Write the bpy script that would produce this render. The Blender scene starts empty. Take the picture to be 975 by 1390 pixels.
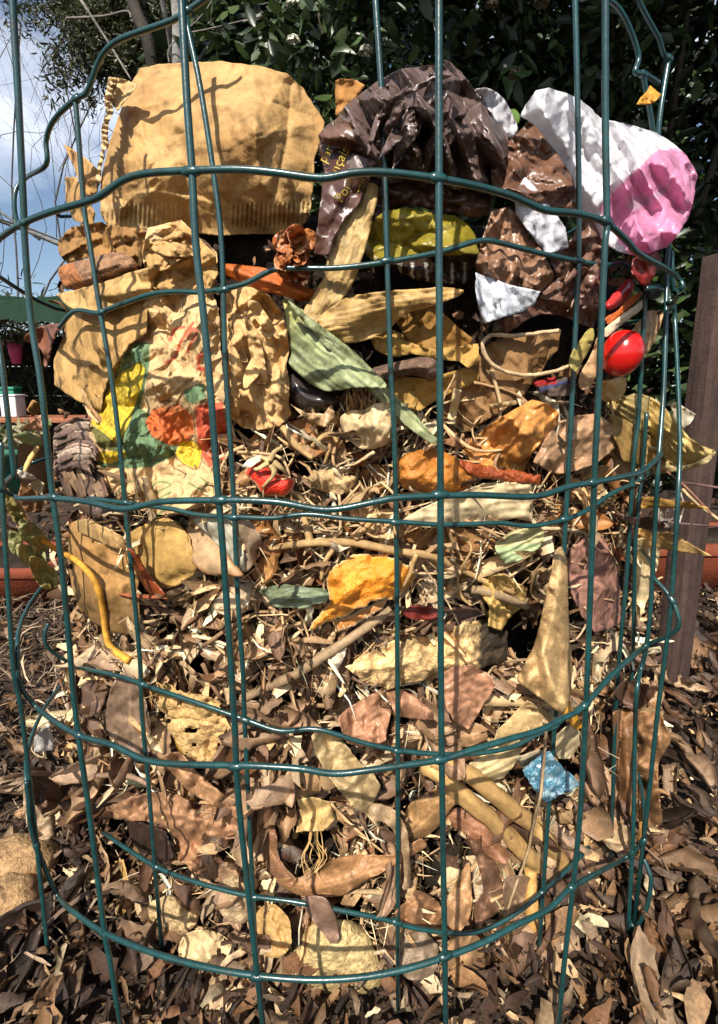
import bpy, math, random
import numpy as np
from mathutils import Vector
from mathutils.geometry import delaunay_2d_cdt

SC = bpy.context.scene
COL = SC.collection
random.seed(7)
RNG = np.random.default_rng(11)

# ------------------------------------------------------------------ camera
F, CX, CY = 700.0, 487.5, 650.0            # focal length and principal point, in photo pixels
PITCH = math.radians(9.4)
CAM = np.array([0.0, 0.0, 0.33])
CP, SP = math.cos(PITCH), math.sin(PITCH)
cd = bpy.data.cameras.new('camera')
cam = bpy.data.objects.new('camera', cd)
COL.objects.link(cam)
cam.location = CAM
cam.rotation_euler = (math.radians(90) - PITCH, 0, 0)
cd.sensor_fit = 'VERTICAL'
cd.sensor_height = 24.0
cd.lens = F / 1390 * 24.0
cd.shift_y = -45.0 / 1390
cd.clip_start = 0.01
cd.clip_end = 400
SC.camera = cam

# ------------------------------------------------------------------ light
SUN_EL, SUN_AZ = math.radians(45), math.radians(17)     # behind the viewer, a little to the left
sdir = Vector((-math.sin(SUN_AZ) * math.cos(SUN_EL), -math.cos(SUN_AZ) * math.cos(SUN_EL), math.sin(SUN_EL)))
sl = bpy.data.lights.new('sun', 'SUN')
sl.energy = 5.0
sl.angle = math.radians(0.5)
sl.color = (1.0, 0.94, 0.84)
so = bpy.data.objects.new('sun', sl)
so.rotation_euler = sdir.to_track_quat('Z', 'Y').to_euler()
so.location = sdir * 5
COL.objects.link(so)
W = bpy.data.worlds.new('World')
SC.world = W
W.use_nodes = True
wn = W.node_tree
wn.nodes.clear()
sky = wn.nodes.new('ShaderNodeTexSky')
sky.sky_type = 'NISHITA'
sky.sun_disc = False
sky.sun_elevation = SUN_EL
sky.sun_rotation = math.atan2(sdir.x, sdir.y)
tc = wn.nodes.new('ShaderNodeTexCoord')
mp = wn.nodes.new('ShaderNodeMapping')
mp.inputs['Scale'].default_value = (1.0, 1.0, 2.2)
cn = wn.nodes.new('ShaderNodeTexNoise')
cn.inputs['Scale'].default_value = 2.6
cn.inputs['Detail'].default_value = 6
cr = wn.nodes.new('ShaderNodeValToRGB')
cr.color_ramp.elements[0].position = 0.47
cr.color_ramp.elements[1].position = 0.78
mx = wn.nodes.new('ShaderNodeMix')
mx.data_type = 'RGBA'
mx.inputs[7].default_value = (11.5, 12.0, 13.0, 1)
bg = wn.nodes.new('ShaderNodeBackground')
bg.inputs['Strength'].default_value = 0.082
ow = wn.nodes.new('ShaderNodeOutputWorld')
L = wn.links.new
L(tc.outputs['Generated'], mp.inputs['Vector'])
L(mp.outputs['Vector'], cn.inputs['Vector'])
L(cn.outputs['Fac'], cr.inputs['Fac'])
L(cr.outputs['Color'], mx.inputs[0])
L(sky.outputs['Color'], mx.inputs[6])
L(mx.outputs[2], bg.inputs['Color'])
L(bg.outputs['Background'], ow.inputs['Surface'])
SC.view_settings.view_transform = 'Standard'
SC.view_settings.look = 'None'
SC.view_settings.exposure = 0.74
SC.view_settings.gamma = 1.0
SC.view_settings.use_curve_mapping = False

# ------------------------------------------------------------------ small tools
def lin(c):
    c = np.asarray(c, float) / 255.0
    return np.where(c <= 0.04045, c / 12.92, ((c + 0.055) / 1.055) ** 2.4)

def K(r, g, b):
    """albedo of a surface that looks like this sRGB colour in full sun"""
    return np.minimum(lin((r, g, b)) / 1.25, 0.8)

def rays(P):
    P = np.asarray(P, float).reshape(-1, 2)
    u = (P[:, 0] - CX) / F
    v = (CY - P[:, 1]) / F
    return np.stack([u, CP + v * SP, -SP + v * CP], 1)

def at(px, py, t):
    return CAM + rays((px, py))[0] * t

def on_ground(px, py, z=0.0):
    d = rays((px, py))[0]
    return CAM + d * ((z - CAM[2]) / d[2])

HEAP = (-0.005, 0.410, 0.215, 0.165)
INNER = (-0.002, 0.405, 0.215, 0.180)
OUTER = (-0.012, 0.366, 0.196, 0.196)

def depth(P, ell):
    """distance along the view axis to an upright elliptic cylinder (tangent point where a ray passes it by)"""
    d = rays(P)
    ex, ey, a, b = ell
    A = (d[:, 0] / a) ** 2 + (d[:, 1] / b) ** 2
    B = -(d[:, 0] * ex / a ** 2 + d[:, 1] * ey / b ** 2)
    Cc = (ex / a) ** 2 + (ey / b) ** 2 - 1
    disc = np.maximum(B * B - A * Cc, 0)
    return (-B - np.sqrt(disc)) / A

CAVITY = [(705, 868, 34, 34), (345, 948, 30, 30), (470, 968, 26, 26), (268, 905, 22, 24), (596, 878, 20, 14), (440, 1130, 30, 24), (176, 1140, 34, 28), (470, 1010, 22, 20), (590, 1190, 26, 22),
          (372, 760, 20, 20), (330, 590, 22, 18), (640, 1000, 20, 18), (560, 1030, 18, 16), (640, 560, 26, 14), (300, 1010, 20, 16), (706, 1130, 26, 18), (520, 470, 40, 18), (560, 545, 26, 16), (235, 850, 22, 18), (410, 960, 24, 20),
          (350, 1150, 24, 24), (640, 800, 22, 18), (800, 900, 24, 20), (820, 720, 20, 14), (730, 1180, 24, 20), (270, 1215, 24, 16), (500, 1235, 22, 18), (600, 1150, 20, 16)]
_depth0 = depth
def lumps(P):
    P = np.asarray(P, float).reshape(-1, 2)
    h = 9.0 * 2 * fbm(P[:, 0] / 95 + 3, P[:, 1] / 95, 301, 3) * np.clip((P[:, 1] - 380) / 150, 0, 1)
    for x, y, r, dp in CAVITY:
        h = h - 1.35 * dp * np.exp(-((P[:, 0] - x) ** 2 + (P[:, 1] - y) ** 2) / (r * r))
    return h
def depth(P, ell, hollow=1.0):
    t = _depth0(P, ell)
    if ell is HEAP:
        P = np.asarray(P, float).reshape(-1, 2)
        h = lumps(P)
        t = t - np.where(h < -9, -9 + (h + 9) * hollow, h) / 1000.0
    return t

def onto(P, ell, out=0.0):
    P = np.asarray(P, float).reshape(-1, 2)
    return CAM + rays(P) * (depth(P, ell) - out / 1000.0)[:, None]

def hash2(i, j, s):
    h = (i * 374761393 + j * 668265263 + s * 974711) & 0xffffffff
    h = ((h ^ (h >> 13)) * 1274126177) & 0xffffffff
    return ((h ^ (h >> 16)) & 0xffff) / 65535.0

def vn(x, y, s=0):
    x = np.asarray(x, float); y = np.asarray(y, float)
    i = np.floor(x).astype(np.int64); j = np.floor(y).astype(np.int64)
    fx = x - i; fy = y - j
    fx = fx * fx * (3 - 2 * fx); fy = fy * fy * (3 - 2 * fy)
    a = hash2(i, j, s); b = hash2(i + 1, j, s); c = hash2(i, j + 1, s); d = hash2(i + 1, j + 1, s)
    return (a + (b - a) * fx) * (1 - fy) + (c + (d - c) * fx) * fy

def fbm(x, y, s=0, o=4):
    r = 0; a = 0.5
    for k in range(o):
        r = r + a * (vn(x * 2 ** k, y * 2 ** k, s + k * 17) - 0.5)
        a *= 0.55
    return r

def facets(P, s, rg):
    """piecewise flat facets: random heights on a random triangulation, so creases are sharp"""
    an = rg.random() * 3.14
    R = np.array([[math.cos(an), -math.sin(an)], [math.sin(an) * 2.0, math.cos(an) * 2.0]])
    Q = P @ R.T
    lo = Q.min(0) - s * 1.5; hi = Q.max(0) + s * 1.5
    nx = max(2, int((hi[0] - lo[0]) / s) + 1); ny = max(2, int((hi[1] - lo[1]) / s) + 1)
    gx, gy = np.meshgrid(np.linspace(lo[0], hi[0], nx), np.linspace(lo[1], hi[1], ny))
    g = np.stack([gx.ravel(), gy.ravel()], 1) + (rg.random((nx * ny, 2)) - .5) * s * .95
    hull = np.array([[lo[0] - s, lo[1] - s], [hi[0] + s, lo[1] - s], [hi[0] + s, hi[1] + s], [lo[0] - s, hi[1] + s]])
    g = np.vstack([g, hull])
    z = rg.random(len(g)) - .5
    r = delaunay_2d_cdt([Vector(q) for q in g], [], [], 0, 1e-6)
    V = np.array([tuple(v) for v in r[0]]); om = [q[0] if q else 0 for q in r[3]]
    z = z[om]
    H = np.zeros(len(P))
    for f in r[2]:
        A, B, C = V[f[0]], V[f[1]], V[f[2]]
        mn = np.minimum(np.minimum(A, B), C) - 1e-6; mxx = np.maximum(np.maximum(A, B), C) + 1e-6
        m = np.where((Q[:, 0] >= mn[0]) & (Q[:, 0] <= mxx[0]) & (Q[:, 1] >= mn[1]) & (Q[:, 1] <= mxx[1]))[0]
        if len(m) == 0:
            continue
        den = (B[0] - A[0]) * (C[1] - A[1]) - (C[0] - A[0]) * (B[1] - A[1])
        if abs(den) < 1e-9:
            continue
        q = Q[m] - A
        u = (q[:, 0] * (C[1] - A[1]) - q[:, 1] * (C[0] - A[0])) / den
        v = (q[:, 1] * (B[0] - A[0]) - q[:, 0] * (B[1] - A[1])) / den
        k = (u >= -1e-6) & (v >= -1e-6) & (u + v <= 1 + 1e-6)
        H[m[k]] = (z[f[0]] * (1 - u - v) + z[f[1]] * u + z[f[2]] * v)[k]
    return H

def crumple(P, size, seed, octs=3):
    h = np.zeros(len(P)); amp = 1.0
    wx = fbm(P[:, 0] / size, P[:, 1] / size, seed, 2) * size * 0.25
    Q = P + np.stack([wx, -wx], 1)
    for k in range(octs):
        h += amp * facets(Q, size / 2.1 ** k, np.random.default_rng(seed * 31 + k))
        amp *= 0.40
    return h * 1.25

def inpoly(P, poly):
    poly = np.asarray(poly, float)
    x, y = P[:, 0], P[:, 1]
    r = np.zeros(len(P), bool)
    for (x0, y0), (x1, y1) in zip(poly, np.roll(poly, -1, 0)):
        if y0 == y1:
            continue
        c = ((y0 > y) != (y1 > y)) & (x < (x1 - x0) * (y - y0) / (y1 - y0) + x0)
        r ^= c
    return r

def segdist(P, pts, closed=False):
    """distance to a polyline and the arc length of the nearest point"""
    pts = np.asarray(pts, float)
    nx = np.roll(pts, -1, 0)
    best = np.full(len(P), 1e9); arc = np.zeros(len(P)); acc = 0.0
    for k in range(len(pts) if closed else len(pts) - 1):
        a, b = pts[k], nx[k]
        ab = b - a; l2 = max(ab @ ab, 1e-9)
        t = np.clip(((P - a) @ ab) / l2, 0, 1)
        q = P - a - t[:, None] * ab
        d = np.sqrt((q * q).sum(1))
        m = d < best
        best[m] = d[m]; arc[m] = acc + t[m] * math.sqrt(l2)
        acc += math.sqrt(l2)
    return best, arc

def catmull(pts, n=6, closed=False):
    pts = np.asarray(pts, float)
    N = len(pts); out = []
    for k in range(N if closed else N - 1):
        if closed:
            p = [pts[(k + q) % N] for q in (-1, 0, 1, 2)]
        else:
            p = [pts[max(k - 1, 0)], pts[k], pts[k + 1], pts[min(k + 2, N - 1)]]
        for t in np.linspace(0, 1, n, endpoint=False):
            out.append(0.5 * ((2 * p[1]) + (-p[0] + p[2]) * t + (2 * p[0] - 5 * p[1] + 4 * p[2] - p[3]) * t * t
                              + (-p[0] + 3 * p[1] - 3 * p[2] + p[3]) * t ** 3))
    if not closed:
        out.append(pts[-1])
    return np.array(out)

def resample(pts, step, closed=False):
    pts = np.asarray(pts, float)
    if closed:
        pts = np.vstack([pts, pts[:1]])
    s = np.concatenate([[0], np.cumsum(np.linalg.norm(np.diff(pts, axis=0), axis=1))])
    n = max(3 if closed else 1, int(round(s[-1] / step)))
    q = np.linspace(0, s[-1], n + 1)
    if closed:
        q = q[:-1]
    return np.stack([np.interp(q, s, pts[:, k]) for k in range(pts.shape[1])], 1)

def raw_mesh(name, V, faces, cols=None, smooth=True):
    """faces: (n,3) or (n,4) int array or list of arrays"""
    V = np.asarray(V, np.float32)
    if not isinstance(faces, list):
        faces = [faces]
    me = bpy.data.meshes.new(name)
    loops = np.concatenate([np.asarray(f).ravel() for f in faces]).astype(np.int32)
    tot = np.concatenate([np.full(len(f), np.asarray(f).shape[1]) for f in faces]).astype(np.int32)
    st = np.concatenate([[0], np.cumsum(tot)[:-1]]).astype(np.int32)
    me.vertices.add(len(V)); me.vertices.foreach_set('co', V.ravel())
    me.loops.add(len(loops)); me.loops.foreach_set('vertex_index', loops)
    me.polygons.add(len(tot)); me.polygons.foreach_set('loop_start', st)
    try:
        me.polygons.foreach_set('loop_total', tot)
    except Exception:
        pass
    if smooth:
        me.polygons.foreach_set('use_smooth', np.ones(len(tot), bool))
    me.update(calc_edges=True)
    ca = me.color_attributes.new('Col', 'FLOAT_COLOR', 'POINT')
    c4 = np.ones((len(V), 4), np.float32)
    if cols is not None:
        c4[:, :3] = cols
    ca.data.foreach_set('color', c4.ravel())
    return me

def link(name, me, mat, parent=None, centre=True):
    if mat is not None and len(me.materials) == 0:
        me.materials.append(mat)
    o = bpy.data.objects.new(name, me)
    if centre:
        n = len(me.vertices)
        co = np.empty(n * 3, np.float32); me.vertices.foreach_get('co', co); co = co.reshape(-1, 3)
        c = (co.min(0) + co.max(0)) / 2
        c[2] = co[:, 2].min()
        me.vertices.foreach_set('co', (co - c).ravel()); me.update()
        o.location = c
    COL.objects.link(o)
    if parent is not None:
        o.parent = parent
        o.location = Vector(o.location) - Vector(parent.location)
    return o

def tag(o, label=None, cat=None, group=None, kind=None):
    if label: o['label'] = label
    if cat: o['category'] = cat
    if group: o['group'] = group
    if kind: o['kind'] = kind
    return o

def empty(name, loc, label=None, cat=None, group=None):
    o = bpy.data.objects.new(name, None)
    o.empty_display_size = 0.02
    o.location = loc
    COL.objects.link(o)
    return tag(o, label, cat, group)

# ------------------------------------------------------------------ materials
def material(name, rough=0.7, noise=300, namt=0.35, bump=0.3, bscale=900, bdist=0.0006, trans=0.0, spec=0.4, coat=0.0,
             base=None, speck=0.0, wrinkle=0.0, wscale=180, stain=0.0, veins=0.0, grain=0.0, stainscale=55, facet=0.0, fscale=90):
    m = bpy.data.materials.new(name)
    m.use_nodes = True
    nt = m.node_tree; N = nt.nodes; ln = nt.links.new
    N.clear()
    out = N.new('ShaderNodeOutputMaterial'); p = N.new('ShaderNodeBsdfPrincipled')
    co = N.new('ShaderNodeTexCoord')
    if base is None:
        at_ = N.new('ShaderNodeAttribute'); at_.attribute_name = 'Col'
        oi = N.new('ShaderNodeObjectInfo')
        mu = N.new('ShaderNodeMix'); mu.data_type = 'RGBA'; mu.blend_type = 'MULTIPLY'; mu.inputs[0].default_value = 1
        ln(at_.outputs['Color'], mu.inputs[6]); ln(oi.outputs['Color'], mu.inputs[7])
        c = mu.outputs[2]
    else:
        rgb = N.new('ShaderNodeRGB'); rgb.outputs[0].default_value = (*base, 1)
        c = rgb.outputs[0]
    def nz(scale, detail=5, rough_=0.6):
        n = N.new('ShaderNodeTexNoise'); n.inputs['Scale'].default_value = scale
        n.inputs['Detail'].default_value = detail; n.inputs['Roughness'].default_value = rough_
        ln(co.outputs['Object'], n.inputs['Vector'])
        return n.outputs['Fac']
    def mapr(f, a, b, lo, hi):
        r = N.new('ShaderNodeMapRange')
        r.inputs[1].default_value = a; r.inputs[2].default_value = b; r.inputs[3].default_value = lo; r.inputs[4].default_value = hi
        ln(f, r.inputs[0]); return r.outputs[0]
    def mulv(c, f):
        v = N.new('ShaderNodeVectorMath'); v.operation = 'SCALE'
        ln(c, v.inputs[0]); ln(f, v.inputs[3]); return v.outputs[0]
    c = mulv(c, mapr(nz(noise), 0.3, 0.7, 1 - namt, 1 + namt * 0.8))
    c = mulv(c, mapr(nz(noise / 7.0, 4), 0.3, 0.7, 1 - namt * 0.8, 1 + namt * 0.6))
    if speck:
        c = mulv(c, mapr(nz(noise * 2.2, 2), 0.62, 0.7, 1, 1 - speck))
    if veins:
        vv = N.new('ShaderNodeTexVoronoi'); vv.feature = 'DISTANCE_TO_EDGE'; vv.inputs['Scale'].default_value = veins
        ln(co.outputs['Object'], vv.inputs['Vector'])
        vdist = vv.outputs['Distance']
        c = mulv(c, mapr(vdist, 0.0, 0.12, 1.28, 0.95))
    if grain:
        gm = N.new('ShaderNodeMapping'); gm.inputs['Scale'].default_value = (1, 1, .06)
        ln(co.outputs['Object'], gm.inputs['Vector'])
        gn = N.new('ShaderNodeTexNoise'); gn.inputs['Scale'].default_value = grain; gn.inputs['Detail'].default_value = 7; gn.inputs['Roughness'].default_value = .7
        ln(gm.outputs[0], gn.inputs['Vector'])
        c = mulv(c, mapr(gn.outputs['Fac'], .3, .7, .5, 1.35))
    if stain:
        mm = N.new('ShaderNodeMix'); mm.data_type = 'RGBA'
        mm.inputs[7].default_value = (0.045, 0.024, 0.01, 1)
        ln(mapr(nz(stainscale, 6, 0.7), 0.56, 0.74, 0, stain), mm.inputs[0]); ln(c, mm.inputs[6]); c = mm.outputs[2]
    ln(c, p.inputs['Base Color'])
    p.inputs['Roughness'].default_value = rough
    p.inputs['Specular IOR Level'].default_value = spec
    if coat:
        p.inputs['Coat Weight'].default_value = coat; p.inputs['Coat Roughness'].default_value = 0.15
    base_n = None
    if facet:
        ge = N.new('ShaderNodeNewGeometry')
        nn = N.new('ShaderNodeTexNoise'); nn.inputs['Scale'].default_value = fscale * .6; nn.inputs['Detail'].default_value = 1
        ln(co.outputs['Object'], nn.inputs['Vector'])
        wp_ = N.new('ShaderNodeVectorMath'); wp_.operation = 'MULTIPLY_ADD'
        wp_.inputs[1].default_value = (.012, .012, .012)
        ln(nn.outputs['Color'], wp_.inputs[0]); ln(co.outputs['Object'], wp_.inputs[2])
        base_n = ge.outputs['Normal']
        for s_, k_ in ((fscale, facet), (fscale * 2.4, facet * .6)):
            mpn = N.new('ShaderNodeMapping'); mpn.inputs['Rotation'].default_value = (.4, .7, .3 + s_); mpn.inputs['Scale'].default_value = (1, 1.9, .8)
            ln(wp_.outputs[0], mpn.inputs['Vector'])
            vo_ = N.new('ShaderNodeTexVoronoi'); vo_.inputs['Scale'].default_value = s_
            ln(mpn.outputs[0], vo_.inputs['Vector'])
            ma = N.new('ShaderNodeVectorMath'); ma.operation = 'MULTIPLY_ADD'
            ma.inputs[1].default_value = (k_, k_, k_)
            sb = N.new('ShaderNodeVectorMath'); sb.operation = 'SUBTRACT'; sb.inputs[1].default_value = (.5, .5, .5)
            ln(vo_.outputs['Color'], sb.inputs[0]); ln(sb.outputs[0], ma.inputs[0]); ln(base_n, ma.inputs[2])
            base_n = ma.outputs[0]
        nm = N.new('ShaderNodeVectorMath'); nm.operation = 'NORMALIZE'; ln(base_n, nm.inputs[0]); base_n = nm.outputs[0]
    hgt = nz(bscale, 4)
    b = N.new('ShaderNodeBump'); b.inputs['Strength'].default_value = bump; b.inputs['Distance'].default_value = bdist
    ln(hgt, b.inputs['Height'])
    if base_n is not None:
        ln(base_n, b.inputs['Normal'])
    last = b.outputs['Normal']
    if wrinkle:
        vo = N.new('ShaderNodeTexNoise'); vo.inputs['Scale'].default_value = wscale; vo.inputs['Detail'].default_value = 3
        vo.inputs['Distortion'].default_value = 0.8
        ln(co.outputs['Object'], vo.inputs['Vector'])
        m1 = N.new('ShaderNodeMath'); m1.operation = 'SUBTRACT'; m1.inputs[1].default_value = .5; ln(vo.outputs['Fac'], m1.inputs[0])
        m2 = N.new('ShaderNodeMath'); m2.operation = 'ABSOLUTE'; ln(m1.outputs[0], m2.inputs[0])
        m3 = N.new('ShaderNodeMath'); m3.operation = 'MINIMUM'; m3.inputs[1].default_value = .09; ln(m2.outputs[0], m3.inputs[0])
        b2 = N.new('ShaderNodeBump'); b2.inputs['Strength'].default_value = wrinkle; b2.inputs['Distance'].default_value = 0.012
        ln(m3.outputs[0], b2.inputs['Height']); ln(last, b2.inputs['Normal']); last = b2.outputs['Normal']
    if veins:
        b3 = N.new('ShaderNodeBump'); b3.inputs['Strength'].default_value = .2; b3.inputs['Distance'].default_value = 0.0008
        b3.invert = True
        ln(mapr(vdist, 0.0, 0.25, 1, 0), b3.inputs['Height']); ln(last, b3.inputs['Normal']); last = b3.outputs['Normal']
    if grain:
        b4 = N.new('ShaderNodeBump'); b4.inputs['Strength'].default_value = .6; b4.inputs['Distance'].default_value = 0.001
        ln(gn.outputs['Fac'], b4.inputs['Height']); ln(last, b4.inputs['Normal']); last = b4.outputs['Normal']
    ln(last, p.inputs['Normal'])
    if trans:
        tr = N.new('ShaderNodeBsdfTranslucent'); ln(c, tr.inputs['Color'])
        ms = N.new('ShaderNodeMixShader'); ms.inputs[0].default_value = trans
        ln(p.outputs[0], ms.inputs[1]); ln(tr.outputs[0], ms.inputs[2]); ln(ms.outputs[0], out.inputs['Surface'])
    else:
        ln(p.outputs[0], out.inputs['Surface'])
    return m

M = dict(
    paper=material('kraft_paper', 0.75, 420, 0.16, 0.35, 1600, 0.0003, 0.08, 0.3, wrinkle=0.12, stain=0.35, facet=.85, fscale=80),
    wet=material('stained_filter_paper', 0.7, 240, 0.22, 0.4, 1500, 0.0004, 0.05, 0.3, wrinkle=0.12, stain=0.75, facet=.4, fscale=48),
    clean=material('printed_paper', 0.7, 420, 0.10, 0.3, 1600, 0.0003, 0.08, 0.3, wrinkle=0.12, stain=0.22, facet=.75, fscale=95),
    gloss=material('coated_bag', 0.36, 300, 0.2, 0.15, 700, 0.0003, 0.0, 0.5, wrinkle=0.06, wscale=110, facet=.75, fscale=85),
    plastic=material('thin_plastic_bag', 0.3, 200, 0.05, 0.15, 500, 0.0004, 0.36, 0.5, wrinkle=0.1, wscale=120, facet=.6, fscale=75),
    leaf=material('dry_leaf', 0.44, 260, 0.30, 0.45, 900, 0.0006, 0.12, 0.45, speck=0.35, veins=760, stain=0.5),
    husk=material('dry_husk', 0.55, 300, 0.22, 0.35, 900, 0.0005, 0.15, 0.4, stain=0.45, speck=0.15),
    skin=material('onion_skin', 0.36, 240, 0.25, 0.3, 600, 0.0004, 0.3, 0.5, stain=0.3, wrinkle=.08, wscale=160, facet=.4, fscale=80),
    peel=material('citrus_peel', 0.42, 500, 0.16, 0.9, 700, 0.0012, 0.0, 0.5, speck=0.35),
    rot=material('rotten_scrap', 0.75, 300, 0.45, 0.9, 420, 0.0022, 0.0, 0.3, stain=0.5),
    chips=material('dry_chips', 0.7, 500, 0.4, 0.4, 1200, 0.0005, 0.05, 0.3),
    twig=material('dry_stem', 0.7, 350, 0.3, 0.5, 900, 0.0006, 0.0, 0.3),
    tomato=material('tomato_skin', 0.2, 120, 0.12, 0.03, 300, 0.0003, 0.0, 0.6),
    wire=material('green_coated_wire', 0.3, 260, 0.3, 0.25, 500, 0.0004, 0.0, 0.7, speck=0.3, stain=0.6, stainscale=170),
    soil=material('dark_compost', 0.95, 200, 0.55, 0.9, 350, 0.004, 0.0, 0.15),
    foliage=material('evergreen_leaf', 0.4, 60, 0.25, 0.3, 200, 0.001, 0.18, 0.45),
    bark=material('bark', 0.85, 40, 0.4, 0.8, 80, 0.006, 0.0, 0.2),
    post=material('weathered_brown_post', 0.8, 60, 0.3, 0.7, 420, 0.0012, 0.0, 0.25, grain=160, stain=.5),
    terra=material('terracotta', 0.8, 30, 0.25, 0.5, 200, 0.002, 0.0, 0.2),
    paint=material('painted_goods', 0.55, 40, 0.12, 0.2, 200, 0.001),
    foil=material('crinkled_foil', 0.22, 300, 0.25, 0.3, 600, 0.0008, 0.0, 0.8, wrinkle=0.6, wscale=260),
)

# ------------------------------------------------------------------ sheet builder: a crumpled or curled piece with an outline, relief and a back
def sheet_pts(poly, step, smooth, jit, seed):
    poly = np.asarray(poly, float)
    if smooth:
        poly = catmull(poly, 6, True)
    B = resample(poly, step, True)
    if jit:
        B = B + np.stack([fbm(B[:, 0] / 9, B[:, 1] / 9, seed, 3), fbm(B[:, 0] / 9, B[:, 1] / 9, seed + 5, 3)], 1) * jit * 5
    lo, hi = B.min(0), B.max(0)
    gx = np.arange(lo[0], hi[0], step); gy = np.arange(lo[1], hi[1], step * 0.87)
    X, Y = np.meshgrid(gx, gy)
    X[1::2] += step / 2
    P = np.stack([X.ravel(), Y.ravel()], 1)
    rg = np.random.default_rng(seed)
    P += (rg.random(P.shape) - 0.5) * step * 0.3
    P = P[inpoly(P, B)]
    d, _ = segdist(P, B, True)
    P = P[d > step * 0.6]
    n = len(B)
    allp = np.vstack([B, P])
    r = delaunay_2d_cdt([Vector(p) for p in allp], [(k, (k + 1) % n) for k in range(n)], [], 1, 1e-5)
    V = np.array([tuple(v) for v in r[0]])
    T = np.array([f for f in r[2] if len(f) == 3], int)
    a, b, c = V[T[:, 0]], V[T[:, 1]], V[T[:, 2]]
    ar = (b[:, 0] - a[:, 0]) * (c[:, 1] - a[:, 1]) - (b[:, 1] - a[:, 1]) * (c[:, 0] - a[:, 0])
    T[ar > 0] = T[ar > 0][:, ::-1]
    return B, V, T

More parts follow.
